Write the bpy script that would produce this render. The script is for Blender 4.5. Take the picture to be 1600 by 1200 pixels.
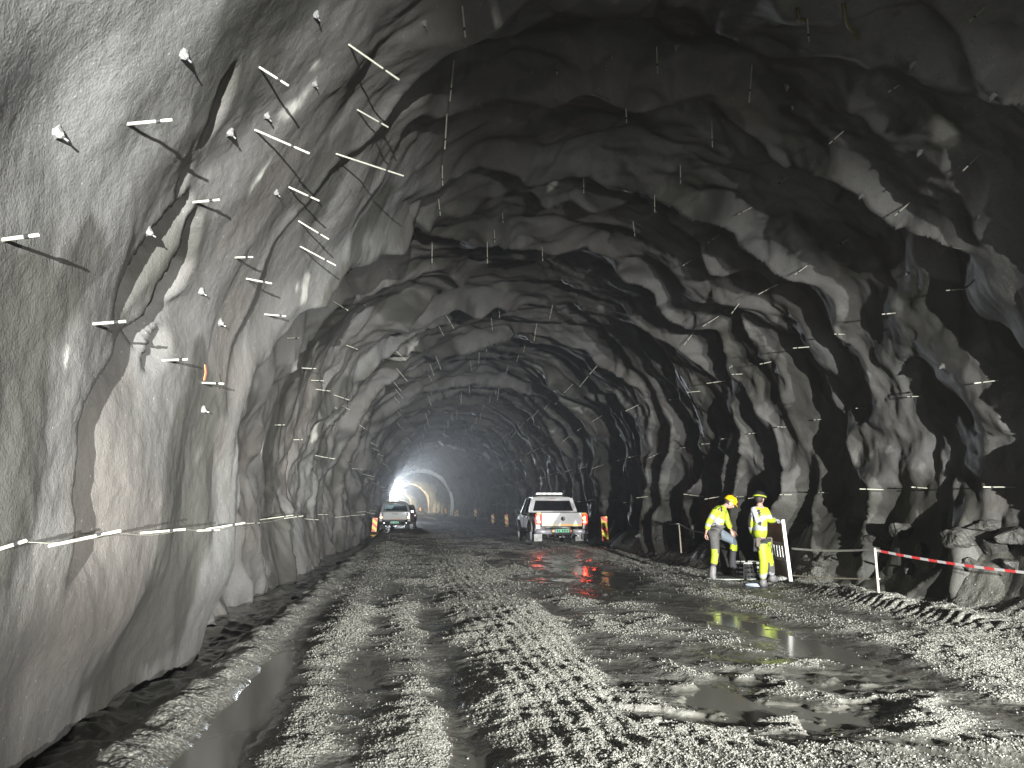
import bpy, bmesh, math, random
import numpy as np
from mathutils import Vector, Matrix

for _o in list(bpy.data.objects):
    bpy.data.objects.remove(_o)
SC = bpy.context.scene
COL = SC.collection
rad = math.radians

# ------------------------------------------------------------------ camera
FOC, PH = 1202.0, rad(9.08)
TH = math.atan(155 / 1202 * math.cos(PH))
CAM = np.array([0, 0, 1.5])
cF = np.array([math.sin(TH) * math.cos(PH), math.cos(TH) * math.cos(PH), math.sin(PH)])
cR = np.array([math.cos(TH), -math.sin(TH), 0.0])
cU = np.cross(cR, cF)
cam_d = bpy.data.cameras.new('camera')
cam_d.sensor_fit = 'HORIZONTAL'; cam_d.sensor_width = 36; cam_d.lens = 36 * FOC / 1600
cam_d.clip_start = 0.1; cam_d.clip_end = 900
cam = bpy.data.objects.new('camera', cam_d); COL.objects.link(cam)
cam.matrix_world = Matrix(((cR[0], cU[0], -cF[0], CAM[0]), (cR[1], cU[1], -cF[1], CAM[1]),
                           (cR[2], cU[2], -cF[2], CAM[2]), (0, 0, 0, 1)))
SC.camera = cam

def ray(px, py):
    return cF + cR * (px - 800) / FOC + cU * (600 - py) / FOC
def atY(px, py, y):
    d = ray(px, py); return CAM + d * (y / d[1])
def atZ(px, py, z=0.0):
    d = ray(px, py); return CAM + d * ((z - 1.5) / d[2])

# ------------------------------------------------------------------ world, exposure
W = bpy.data.worlds.new('World'); SC.world = W; W.use_nodes = True
bg = W.node_tree.nodes['Background']
bg.inputs[0].default_value = (0.5, 0.55, 0.6, 1); bg.inputs[1].default_value = 0.0005   # deep underground: no sky gets in
SC.view_settings.view_transform = 'Standard'; SC.view_settings.look = 'None'
SC.view_settings.exposure = 0.0; SC.view_settings.gamma = 1.0
SC.view_settings.use_curve_mapping = False
cy = SC.cycles
cy.max_bounces = 4; cy.diffuse_bounces = 1; cy.glossy_bounces = 3; cy.transmission_bounces = 4
cy.volume_bounces = 0; cy.transparent_max_bounces = 8; cy.sample_clamp_indirect = 3.0
cy.use_denoising = True
try:
    cy.denoiser = 'OPENIMAGEDENOISE'; cy.denoising_input_passes = 'RGB_ALBEDO_NORMAL'
except Exception:
    pass

# ------------------------------------------------------------------ lights: the head lamps of the lorry standing behind the photographer
def spot(name, loc, target, power, size, vscale, radius, col, blend=1.0, hscale=1.0):
    l = bpy.data.lights.new(name, 'SPOT'); l.energy = power; l.color = col
    l.spot_size = rad(size); l.spot_blend = blend; l.shadow_soft_size = radius
    o = bpy.data.objects.new(name, l); COL.objects.link(o); o.location = loc
    d = Vector(target) - Vector(loc)
    o.rotation_euler = d.to_track_quat('-Z', 'Y').to_euler()
    o.scale = (hscale, vscale, 1); o['kind'] = 'helper'
    return o
def point(name, loc, power, radius, col):
    l = bpy.data.lights.new(name, 'POINT'); l.energy = power; l.color = col; l.shadow_soft_size = radius
    o = bpy.data.objects.new(name, l); COL.objects.link(o); o.location = loc; o['kind'] = 'helper'
    return o
HEADCOL = (0.985, 0.99, 0.97)
spot('lorry_headlamp', (5.3, -8.0, 1.8), (5.2, 25, 0.3), 54000, 76, 0.375, 0.045, HEADCOL)
spot('lorry_headlamp', (7.5, -8.0, 1.8), (7.6, 25, 0.6), 44000, 98, 0.335, 0.045, HEADCOL)
LAMP_C = (0.3, -9.0, 1.25)
spot('site_lamp', LAMP_C, (-4.4, 12, 3.5), 98000, 62, 0.75, 0.03, (0.97, 0.99, 0.985), 0.9, 0.45)

# ------------------------------------------------------------------ helpers
def tag(o, label=None, cat=None, group=None, kind=None):
    if label: o['label'] = label
    if cat: o['category'] = cat
    if group: o['group'] = group
    if kind: o['kind'] = kind
    return o
def empty(name, loc, rz=0.0, label=None, cat=None, group=None):
    o = bpy.data.objects.new(name, None); COL.objects.link(o)
    o.location = loc; o.rotation_euler = (0, 0, rz); o.empty_display_size = 0.1
    return tag(o, label, cat, group)
def link(name, me, mat=None, parent=None, smooth=False):
    if mat is not None:
        for m in (mat if isinstance(mat, (list, tuple)) else [mat]): me.materials.append(m)
    if smooth: me.polygons.foreach_set('use_smooth', [True] * len(me.polygons))
    o = bpy.data.objects.new(name, me); COL.objects.link(o)
    if parent is not None: o.parent = parent
    return o
def np_mesh(name, V, Q, smooth=True):
    me = bpy.data.meshes.new(name)
    V = np.asarray(V, np.float32).reshape(-1, 3); Q = np.asarray(Q, np.int32)
    k = Q.shape[1]
    me.vertices.add(len(V)); me.vertices.foreach_set('co', V.ravel())
    me.loops.add(Q.size); me.loops.foreach_set('vertex_index', Q.ravel())
    me.polygons.add(len(Q)); me.polygons.foreach_set('loop_start', np.arange(0, Q.size, k, dtype=np.int32))
    if smooth: me.polygons.foreach_set('use_smooth', np.ones(len(Q), bool))
    me.update(calc_edges=True); me.validate()
    return me
def attr(me, name, vals):
    a = me.attributes.new(name, 'FLOAT', 'POINT'); a.data.foreach_set('value', np.asarray(vals, np.float32).ravel())
def grid_quads(nr, nc, off=0, flip=False):
    i = np.arange(nr - 1)[:, None] * nc + np.arange(nc - 1)[None, :] + off
    q = np.stack([i, i + 1, i + nc + 1, i + nc], -1).reshape(-1, 4)
    return q[:, ::-1] if flip else q

class MB:                                       # collects shapes for ONE mesh
    def __init__(s): s.bm = bmesh.new()
    def box(s, c, d, rot=None, bev=0.0):
        g = bmesh.ops.create_cube(s.bm, size=1.0)['verts']
        bmesh.ops.scale(s.bm, vec=d, verts=g)
        if bev > 0:
            e = list({x for v in g for x in v.link_edges})
            r = bmesh.ops.bevel(s.bm, geom=e, offset=bev, segments=2, affect='EDGES', profile=0.6)
            g = list({v for f in r['faces'] for v in f.verts} | {v for v in g if v.is_valid})
        if rot is not None: bmesh.ops.rotate(s.bm, cent=(0, 0, 0), matrix=rot, verts=g)
        bmesh.ops.translate(s.bm, vec=c, verts=g); return s
    def tube(s, pts, r, n=8, cap=True):
        pts = [Vector(p) for p in pts]; R = r if isinstance(r, (list, tuple)) else [r] * len(pts)
        rings = []
        up = None
        for i, p in enumerate(pts):
            t = (pts[min(i + 1, len(pts) - 1)] - pts[max(i - 1, 0)]).normalized()
            if up is None or abs(up.dot(t)) > 0.98:
                up = Vector((0, 0, 1)) if abs(t.z) < 0.9 else Vector((1, 0, 0))
            a = t.cross(up).normalized(); b = a.cross(t); up = b
            rings.append([s.bm.verts.new(p + a * math.cos(2 * math.pi * k / n) * R[i] + b * math.sin(2 * math.pi * k / n) * R[i]) for k in range(n)])
        for A, B in zip(rings, rings[1:]):
            for k in range(n): s.bm.faces.new((A[k], A[(k + 1) % n], B[(k + 1) % n], B[k]))
        if cap:
            s.bm.faces.new(rings[0][::-1]); s.bm.faces.new(rings[-1])
        return s
    def loft(s, rings, cap=True):                # rings: lists of points of equal length
        vr = [[s.bm.verts.new(p) for p in r] for r in rings]; n = len(vr[0])
        for A, B in zip(vr, vr[1:]):
            for k in range(n): s.bm.faces.new((A[k], A[(k + 1) % n], B[(k + 1) % n], B[k]))
        if cap:
            s.bm.faces.new(vr[0][::-1]); s.bm.faces.new(vr[-1])
        return s
    def poly(s, pts, thick=None):                # flat polygon, optionally extruded by vector
        a = [s.bm.verts.new(p) for p in pts]
        s.bm.faces.new(a)
        if thick is not None:
            t = Vector(thick); b = [s.bm.verts.new(Vector(p) + t) for p in pts]; n = len(a)
            s.bm.faces.new(b[::-1])
            for k in range(n): s.bm.faces.new((a[k], b[k], b[(k + 1) % n], a[(k + 1) % n]))
        return s
    def build(s, name, mat, parent=None, smooth=False, label=None):
        bmesh.ops.recalc_face_normals(s.bm, faces=s.bm.faces)
        me = bpy.data.meshes.new(name); s.bm.to_mesh(me); s.bm.free()
        o = link(name, me, mat, parent, smooth)
        if label: o['label'] = label
        return o

# ------------------------------------------------------------------ materials
def mat(name, col, rough=0.6, metal=0.0, noise=0.0, nscale=8.0, dirt=None, bump=0.0, bscale=60.0, emit=None, estr=0.0, spec=0.5, coat=0.0):
    m = bpy.data.materials.new(name); m.use_nodes = True
    nt = m.node_tree; p = nt.nodes['Principled BSDF']; L = nt.links.new
    p.inputs['Base Color'].default_value = (*col, 1); p.inputs['Roughness'].default_value = rough
    p.inputs['Metallic'].default_value = metal; p.inputs['Specular IOR Level'].default_value = spec
    p.inputs['Coat Weight'].default_value = coat
    tc = nt.nodes.new('ShaderNodeTexCoord')
    if noise > 0 or dirt is not None:
        n = nt.nodes.new('ShaderNodeTexNoise'); n.inputs['Scale'].default_value = nscale; n.inputs['Detail'].default_value = 6
        L(tc.outputs['Object'], n.inputs['Vector'])
        r = nt.nodes.new('ShaderNodeMapRange'); L(n.outputs['Fac'], r.inputs['Value'])
        r.inputs['From Min'].default_value = 0.38; r.inputs['From Max'].default_value = 0.68
        x = nt.nodes.new('ShaderNodeMix'); x.data_type = 'RGBA'
        x.inputs['A'].default_value = (*col, 1)
        dc = dirt if dirt is not None else tuple(c * (1 - noise) for c in col)
        x.inputs['B'].default_value = (*dc, 1)
        if noise > 0 and dirt is not None:
            mm = nt.nodes.new('ShaderNodeMath'); mm.operation = 'MULTIPLY'; mm.inputs[1].default_value = noise
            L(r.outputs[0], mm.inputs[0]); L(mm.outputs[0], x.inputs['Factor'])
        else: L(r.outputs[0], x.inputs['Factor'])
        L(x.outputs['Result'], p.inputs['Base Color'])
    if bump > 0:
        b = nt.nodes.new('ShaderNodeTexNoise'); b.inputs['Scale'].default_value = bscale; b.inputs['Detail'].default_value = 4
        L(tc.outputs['Object'], b.inputs['Vector'])
        bb = nt.nodes.new('ShaderNodeBump'); bb.inputs['Strength'].default_value = bump; bb.inputs['Distance'].default_value = 0.01
        L(b.outputs['Fac'], bb.inputs['Height']); L(bb.outputs[0], p.inputs['Normal'])
    if emit is not None:
        p.inputs['Emission Color'].default_value = (*emit, 1); p.inputs['Emission Strength'].default_value = estr
    return m
def glass_mat(name, tint, gloss=0.25):
    m = bpy.data.materials.new(name); m.use_nodes = True; nt = m.node_tree; nt.nodes.clear(); L = nt.links.new
    o = nt.nodes.new('ShaderNodeOutputMaterial'); t = nt.nodes.new('ShaderNodeBsdfTransparent'); t.inputs[0].default_value = (*tint, 1)
    g = nt.nodes.new('ShaderNodeBsdfGlossy'); g.inputs['Roughness'].default_value = 0.03
    f = nt.nodes.new('ShaderNodeFresnel'); f.inputs[0].default_value = 1.5
    x = nt.nodes.new('ShaderNodeMixShader'); L(f.outputs[0], x.inputs[0]); L(t.outputs[0], x.inputs[1]); L(g.outputs[0], x.inputs[2])
    L(x.outputs[0], o.inputs['Surface']); return m

# ------------------------------------------------------------------ noise (gradient noise, vectorised)
def _hash(ix, iy, seed):
    h = (ix.astype(np.int64) * 374761393 + iy.astype(np.int64) * 668265263 + seed * 1442695041) & 0xFFFFFFFF
    h = ((h ^ (h >> 13)) * 1274126177) & 0xFFFFFFFF
    h = ((h ^ (h >> 16)) * 2246822519) & 0xFFFFFFFF
    return (h ^ (h >> 15)) & 0xFFFF
_GT = np.array([(math.cos(2 * math.pi * k / 64), math.sin(2 * math.pi * k / 64)) for k in range(64)])
def pn(x, y, seed=0):
    x, y = np.broadcast_arrays(np.asarray(x, float), np.asarray(y, float))
    ix = np.floor(x); iy = np.floor(y); fx = x - ix; fy = y - iy
    ix = ix.astype(np.int64); iy = iy.astype(np.int64)
    u = fx * fx * fx * (fx * (fx * 6 - 15) + 10); v = fy * fy * fy * (fy * (fy * 6 - 15) + 10)
    def g(dx, dy):
        k = _hash(ix + dx, iy + dy, seed) & 63
        return _GT[k, 0] * (fx - dx) + _GT[k, 1] * (fy - dy)
    a = g(0, 0) * (1 - u) + g(1, 0) * u; b = g(0, 1) * (1 - u) + g(1, 1) * u
    return (a * (1 - v) + b * v) * 1.5
def fbm(x, y, oct=4, seed=0, gain=0.5, lac=2.03):
    t = 0; a = 1.0
    for k in range(oct):
        t = t + a * pn(x, y, seed + k * 17); x = x * lac + 3.7; y = y * lac + 1.3; a *= gain
    return t
def facets(x, y, seed=0, sharp=6.0, tilt=0.5):
    """soft maximum of tilted planes, one per cell: scooped and bulging faces that meet in edges"""
    x, y = np.broadcast_arrays(np.asarray(x, float), np.asarray(y, float))
    ix = np.floor(x).astype(np.int64); iy = np.floor(y).astype(np.int64)
    num = np.zeros_like(x); mx = np.full_like(x, -1e9); hs = []
    for dx in (-1, 0, 1):
        for dy in (-1, 0, 1):
            cx, cyy = ix + dx, iy + dy
            r1 = _hash(cx, cyy, seed) / 65536.0; r2 = _hash(cx, cyy, seed + 5) / 65536.0
            r3 = _hash(cx, cyy, seed + 9) / 65536.0; r4 = _hash(cx, cyy, seed + 13) / 65536.0; r5 = _hash(cx, cyy, seed + 21) / 65536.0
            px = x - (cx + r1); py = y - (cyy + r2)
            h = (r3 - 0.5) * 0.7 + (r4 - 0.5) * 2 * tilt * px + (r5 - 0.5) * 2 * tilt * py - 0.75 * (px * px + py * py)
            hs.append(h)
    H = np.stack(hs); m = H.max(0)
    return m + np.log(np.exp((H - m) * sharp).sum(0)) / sharp
def sst(a, b, x):
    t = np.clip((x - a) / (b - a), 0, 1); return t * t * (3 - 2 * t)
def bump1(x, c, w):
    return np.exp(-((x - c) / w) ** 2)

# ------------------------------------------------------------------ tunnel geometry
RT, ZC, XC0, ZB = 5.85, 2.0, 2.95, -0.9
S0 = ZC - ZB; ST = 2 * S0 + math.pi * RT
def shift(y):
    y = np.asarray(y, float)
    return -0.036 * np.log1p(np.exp((y - 78) / 10.0)) * 10.0
def prof(s):
    """profile point relative to the axis and its inward normal"""
    s = np.asarray(s, float)
    a = np.clip((s - S0) / RT, 0, math.pi)
    x = RT * np.cos(a); z = ZC + RT * np.sin(a); nx = -np.cos(a); nz = -np.sin(a)
    lo = s < S0; hi = s > ST - S0
    t = np.where(lo, S0 - s, np.where(hi, s - (ST - S0), 0.0))
    hw = RT - 0.045 * t * t
    x = np.where(lo, hw, np.where(hi, -hw, x)); z = np.where(lo | hi, ZC - t, z)
    return x, z, nx, nz
def wall_d(s, y):
    """displacement into the tunnel"""
    a = (s - S0) / RT                                     # 0 right spring line, pi left spring line
    left = sst(1.9, 2.5, a); right = 1 - sst(0.5, 1.1, a); crown = 1 - np.clip(left + right, 0, 1)
    low = sst(S0 - 0.4, S0 - 2.2, s) + sst(ST - S0 + 0.4, ST - S0 + 2.2, s)
    wy = y + 0.45 * fbm(s * 0.35, y * 0.22, 3, 3) + 0.8 * pn(s * 0.12, y * 0.1, 8)
    ws = s + 0.8 * fbm(s * 0.3, y * 0.4, 2, 41)
    # blasting rounds: the rock steps from round to round
    rnd = wy / 4.7 + 0.15
    k = np.floor(rnd); f = rnd - k
    saw = (f - 0.5) * (1 - sst(0.80, 0.97, f)) + sst(0.80, 0.97, f) * (-0.5)
    d = 0.34 * saw * (0.55 + 0.6 * pn(k * 7.3, s * 0.11, 77))
    # draped ribs, long round the profile and short along the tunnel
    d = d + 0.38 * facets(wy * 0.44, ws * 0.24, 11, 9.0, 0.9)
    d = d + 0.30 * facets(wy * 0.95 + 9 + 0.3 * pn(s * 0.8, y * 0.8, 16), ws * 0.50 + 4, 23, 8.0, 0.9)
    d = d + 0.165 * facets(wy * 1.9 + 2 + 0.35 * pn(s * 1.1, y * 1.3, 17), ws * 0.85 + 1, 27, 6.0, 1.1)
    rg = 1 - np.abs(pn(wy * 0.40 + 0.25 * pn(s * 0.9, y * 0.6, 15), ws * 0.13, 19)) * 2.4
    d = d + 0.42 * np.clip(rg, 0, 1) ** 2 * (0.5 + 0.8 * sst(-0.3, 0.3, pn(wy * 0.15, ws * 0.25, 29)))
    zz = (ST - S0) - s + ZC                               # height measured along the left profile
    lip = 9.2 + np.minimum(0.10 * np.maximum(zz - 1.4, 0) ** 2, 4.5) + 0.30 * pn(s * 0.6, 0.3, 91) + 0.22 * pn(s * 1.5, 2.3, 92)
    nf = 1 - 0.97 * left * (1 - sst(lip - 0.5, lip + 0.6, y))   # the near left wall is smooth, heavily sprayed
    d = d * (0.05 + 0.95 * nf) + (1 - nf) * (0.10 * pn(y * 0.55, s * 0.5, 33) + 0.035 * pn(y * 1.5, s * 1.1, 34))
    d = d + 0.10 * fbm(wy * 0.9, ws * 0.6, 3, 31) * (0.10 + 0.90 * nf)
    d = d + 0.05 * fbm(wy * 2.4, ws * 1.7, 3, 51) * nf
    d = d + (0.0055 + 0.004 * left * sst(S0 - 1.2, S0 + 0.5, s - (ST - 2 * S0))) * fbm(y * 6, s * 6, 3, 61)
    # the last smooth stretch on the left ends in a lip, the wall behind it lies deeper
    d = d + left * (0.75 * (0.42 + 0.58 * sst(-0.5, 0.9, zz + 0.3 * pn(y * 0.8, s, 97))) * (1 - sst(lip - 0.05, lip + 0.40, y)) + 0.22 * bump1(y, lip - 0.25, 0.45)
                    - 0.50 * bump1(y, lip + 2.1, 1.6) - 0.32 * sst(lip, lip + 1, y) * (1 - sst(22, 38, y)))
    # hollows in the near left wall, steep on the side towards the light
    def leaf(za, zb_, pts, hw, depth):
        v = (zz - za) / (zb_ - za) * 2 - 1; w = hw * np.sqrt(np.clip(1 - v * v, 0, 1)) + 1e-4
        yc = np.interp(zz, [q[0] for q in pts], [q[1] for q in pts]) + 0.05 * pn(s * 3.0, 1.1, 95)
        u = (y - yc) / w
        return -depth * left * np.sqrt(np.clip(1 - v * v, 0, 1)) * sst(-1.1, -0.75, u) * (1 - sst(-0.4, 1.5, u))
    d = d + leaf(2.95, 4.3, [(3.0, 5.62), (3.4, 5.75), (4.2, 6.08)], 0.19, 0.34)
    d = d + leaf(2.85, 4.25, [(2.9, 6.25), (3.8, 6.52), (4.2, 6.32)], 0.20, 0.40)
    d = d + leaf(2.65, 3.15, [(2.7, 6.45), (3.1, 6.68)], 0.15, 0.14) + leaf(4.6, 5.3, [(4.6, 5.75), (5.3, 5.45)], 0.12, 0.12) + leaf(4.15, 4.45, [(4.2, 5.85), (4.4, 5.85)], 0.08, 0.08)
    ye = np.interp(zz, [1.2, 1.6, 2.2, 2.9, 3.6], [5.35, 5.2, 5.26, 5.88, 6.85]) + 0.06 * pn(s * 2.5, .4, 96)
    d = d - 0.20 * left * sst(-0.07, 0.16, y - ye) * np.exp(-np.maximum(y - ye, 0) / 0.5) * sst(3.7, 3.2, zz) * sst(0.9, 1.3, zz)
    # rock blocks at the foot of the right wall
    foot = sst(2.4, 1.0, s) * sst(8, 10, y) * (1 - sst(17, 22, y))
    d = d + foot * (0.10 + 0.25 * facets(y * 1.3, s * 1.5, 71, 9, 1.2))
    d = d * (1 - 0.25 * low)
    return d
# position on the wall: (s, y) -> point, inward normal; and along a sight line
def wall_pt(s, y):
    d = float(wall_d(np.array([s]), np.array([y]))[0]); x, z, nx, nz = [float(v) for v in prof(s)]
    return Vector((x + XC0 + float(shift(y)) + nx * d, y, z + nz * d)), Vector((nx, 0, nz))
def inv_prof(P):
    x = P[:, 0] - XC0 - shift(P[:, 1]); z = P[:, 2]
    a = np.arctan2(z - ZC, x); r = np.hypot(x, z - ZC)
    s = np.where(z >= ZC, S0 + a * RT, np.where(x > 0, z - ZB, ST - (z - ZB)))
    t = ZC - z
    inw = np.where(z >= ZC, RT - r, RT - 0.045 * t * t - np.abs(x))
    return s, inw
def wall_hit(px, py):
    d = ray(px, py); t = np.arange(3.0, 160, 0.02); P = CAM + d * t[:, None]
    s, inw = inv_prof(P)
    k = np.argmax(inw < wall_d(s, P[:, 1]) + 0.0)
    return float(s[k]), float(P[k, 1])

# ------------------------------------------------------------------ tunnel wall mesh
def y_rows(segs):
    out = []
    for y0, y1, d0, k in segs:
        y = y0
        while y < y1:
            out.append(y); y += d0 + k * max(0, y)
    return np.array(out)
WY = y_rows([(-12, 4, 0.16, 0), (4, 26, 0.044, 0), (26, 430, 0.0, 0.0030)])
WS = np.linspace(0, ST, 520)
gy, gs = np.meshgrid(WY, WS, indexing='ij')
WD = wall_d(gs, gy)
px_, pz_, nx_, nz_ = prof(gs)
VX = px_ + XC0 + shift(gy) + nx_ * WD; VZ = pz_ + nz_ * WD
me = np_mesh('tunnel_rock', np.stack([VX, gy, VZ], -1), grid_quads(len(WY), len(WS)))
# lasting stains of the sprayed concrete: damp patches, lime streaks
damp = sst(0.15, 0.30, fbm(gs * 0.30 + 5, gy * 0.5, 5, 201)) * 0.8
damp = np.maximum(damp, sst(0.25, 0.0, gs - 2.6 + 1.0 * fbm(gy * 0.9, gs * 0.6, 4, 203)) * sst(6, 8, gy) * 0.9)
lime = sst(0.95, 1.1, fbm(gy * 1.1, gs * 0.35, 5, 211)) * 0.5
def spot_at(y0, s0, ry, rs, seed):
    return np.clip(1.35 - np.hypot((gy - y0) / ry, (gs - s0) / rs) + 0.7 * fbm(gy * 3, gs * 3, 4, seed), 0, 1)
for _x, _y, _a, _b in ((1472, 203, 0.20, 0.26), (455, 170, 0.10, 0.28), (412, 265, 0.05, 0.22), (775, 28, 0.12, 0.05), (492, 100, 0.05, 0.08), (103, 555, 0.05, 0.12), (862, 290, 0.30, 0.10), (408, 710, 0.04, 0.25), (1140, 690, 0.1, 0.2)):
    _s, _q = wall_hit(_x, _y); lime = np.maximum(lime, spot_at(_q, _s, _a, _b, int(_x)) ** 2)
attr(me, 'damp', damp); attr(me, 'lime', lime)

def rock_material():
    m = bpy.data.materials.new('sprayed_concrete'); m.use_nodes = True; nt = m.node_tree; L = nt.links.new; N = nt.nodes.new
    p = nt.nodes['Principled BSDF']
    g = N('ShaderNodeNewGeometry')
    def noise(sc, det, vec=None):
        n = N('ShaderNodeTexNoise'); n.inputs['Scale'].default_value = sc; n.inputs['Detail'].default_value = det
        L(vec or g.outputs['Position'], n.inputs['Vector']); return n.outputs['Fac']
    def ramp(v, a, b, c0=0.0, c1=1.0):
        r = N('ShaderNodeMapRange'); L(v, r.inputs['Value']); r.inputs['From Min'].default_value = a; r.inputs['From Max'].default_value = b
        r.inputs['To Min'].default_value = c0; r.inputs['To Max'].default_value = c1; return r.outputs[0]
    def mix(f, a, b):
        x = N('ShaderNodeMix'); x.data_type = 'RGBA'
        for k, v in (('Factor', f), ('A', a), ('B', b)):
            if isinstance(v, tuple): x.inputs[k].default_value = (*v, 1)
            elif isinstance(v, float): x.inputs[k].default_value = v
            else: L(v, x.inputs[k])
        return x.outputs['Result']
    def at(name):
        a = N('ShaderNodeAttribute'); a.attribute_name = name; return a.outputs['Fac']
    c = mix(ramp(noise(0.9, 5), 0.38, 0.62), (0.099, 0.097, 0.093), (0.071, 0.070, 0.065))
    c = mix(ramp(noise(0.45, 4), 0.5, 0.68, 0, 0.6), c, (0.089, 0.078, 0.069))
    c = mix(ramp(noise(24, 4), 0.56, 0.68, 0, 0.35), c, (0.046, 0.046, 0.042))
    mp = N('ShaderNodeMapping'); mp.inputs['Scale'].default_value = (1.6, 1.6, 0.22); L(g.outputs['Position'], mp.inputs['Vector'])
    c = mix(ramp(noise(1.0, 6, mp.outputs[0]), 0.50, 0.64, 0, 0.45), c, (0.056, 0.053, 0.048))
    c = mix(ramp(noise(1.7, 6, mp.outputs[0]), 0.58, 0.68, 0, 0.40), c, (0.139, 0.135, 0.125))
    c = mix(ramp(noise(0.22, 3), 0.45, 0.62, 0, 0.35), c, (0.066, 0.058, 0.050))
    sp2 = N('ShaderNodeTexVoronoi'); sp2.inputs['Scale'].default_value = 11; L(g.outputs['Position'], sp2.inputs['Vector'])
    c = mix(ramp(sp2.outputs['Distance'], 0.10, 0.05, 0, 0.5), c, (0.264, 0.257, 0.238))
    sp = N('ShaderNodeTexVoronoi'); sp.inputs['Scale'].default_value = 26; L(g.outputs['Position'], sp.inputs['Vector'])
    c = mix(ramp(sp.outputs['Distance'], 0.13, 0.07, 0, 0.55), c, (0.046, 0.046, 0.043))
    c = mix(at('damp'), c, (0.038, 0.037, 0.031))
    c = mix(at('lime'), c, (0.409, 0.403, 0.363))
    L(c, p.inputs['Base Color'])
    rr = mix(at('damp'), (0.82, 0.82, 0.82), (0.6, 0.6, 0.6)); L(rr, p.inputs['Roughness'])
    p.inputs['Specular IOR Level'].default_value = 0.4
    b1 = N('ShaderNodeBump'); b1.inputs['Strength'].default_value = 0.32; b1.inputs['Distance'].default_value = 0.03; L(noise(13, 6), b1.inputs['Height'])
    b2 = N('ShaderNodeBump'); b2.inputs['Strength'].default_value = 0.55; b2.inputs['Distance'].default_value = 0.008; L(noise(62, 4), b2.inputs['Height'])
    L(b1.outputs[0], b2.inputs['Normal']); L(b2.outputs[0], p.inputs['Normal'])
    return m
M_ROCK = rock_material()
tunnel = link('tunnel_rock_wall', me, M_ROCK); tag(tunnel, 'grey sprayed concrete tunnel wall and roof over the muddy road', kind='structure')

# ------------------------------------------------------------------ ground
WATER_Z = -0.055
def ground_macro(x, y):
    h = 0.0 * x
    h = h + 0.10 * np.exp(-((x - 5.8) / 2.2) ** 2 - ((y - 30) / 7.0) ** 2)
    wob = 0.10 * pn(y * 0.5, 0.5, 301) + 0.05 * pn(y * 1.7, 0.2, 302)
    berm = np.exp(-((x + 1.66 + wob * .8) / (0.16 + 0.05 * pn(y * 1.3, 8.8, 318))) ** 2)
    ditch = sst(-1.78, -2.05, x + wob * .6) * sst(-3.15, -2.75, x)
    fade = 1 - sst(45, 70, y)
    h = h + fade * (0.055 + 0.05 * pn(y * 0.8, 3.3, 303) + 0.05 * fbm(y * 2.5, x * 2.5, 3, 304)) * berm - fade * 0.10 * ditch
    # right verge: ditch edge, churned ridge, bank of muck against the wall
    nb = sst(7.0, 8.6, y) * (1 - sst(26, 32, y))
    xr = x - 0.25 * pn(y * 0.35, 7.7, 305)
    h = h + 0.13 * np.exp(-((xr - 7.35) / 0.40) ** 2) * sst(7, 8.5, y) * (1 - sst(13.2, 14.2, y))
    h = h - 0.28 * np.exp(-((xr - 7.5) / 0.45) ** 2) * sst(15.6, 17.0, y) * (1 - sst(40, 60, y))
    h = h + 0.30 * sst(7.9, 8.7, xr) * sst(16, 19, y)
    h = h + sst(8.0, 9.2, xr + 0.3 * pn(y * 0.7, x * 0.7, 306)) * (0.55 + 0.35 * pn(y * 0.45, 1.1, 307)) * (1 - 0.5 * sst(20, 40, y))
    bank = sst(7.75, 8.75, xr + 0.25 * pn(y * 1.1, x, 309)) * sst(7.5, 9.0, y) * (1 - sst(17, 20, y))
    h = h + bank * (0.55 + 0.30 * pn(y * 0.6, 4.4, 310) + 0.26 * facets(x * 2.3, y * 2.0, 315, 12, 1.4) + 0.10 * facets(x * 5.5, y * 5.5, 317, 12, 1.4))
    return h
def tracks(x, y):
    """wheel ruts running along the tunnel, in metres"""
    w = x + 0.12 * pn(y * 0.12, 5.5, 311) + 0.01 * y
    r = 0
    for c, wd, dp in ((-1.16, 0.26, 0.090), (-0.30, 0.28, 0.060), (0.48, 0.20, 0.060), (2.3, 0.35, 0.03), (3.3, 0.5, 0.035), (4.6, 0.70, 0.065)):
        r = r - dp * np.exp(-((w - c) / wd) ** 2) * (0.75 + 0.6 * pn(y * 0.22, c * 3.1, 313))
    r = r * (1 - 0.9 * sst(9.5, 15, y) * (x < 2))
    r = r + 0.045 * np.exp(-((w - 1.35) / 0.48) ** 2) + 0.03 * np.exp(-((w + 0.65) / 0.3) ** 2)
    return r
def pit(x, y):
    u = (x - 2.75 - 0.30 * (y - 6.3)) / 1.30; v = (y - 6.25 - 0.10 * (x - 2.75)) / 1.05
    rr = np.hypot(u, v) + 0.30 * fbm(x * 1.3, y * 1.6, 4, 321)
    return sst(1.15, 0.75, rr) * (1 - 1.25 * sst(0.02, 0.30, fbm(x * 1.7, y * 2.0, 4, 322))), rr
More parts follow.
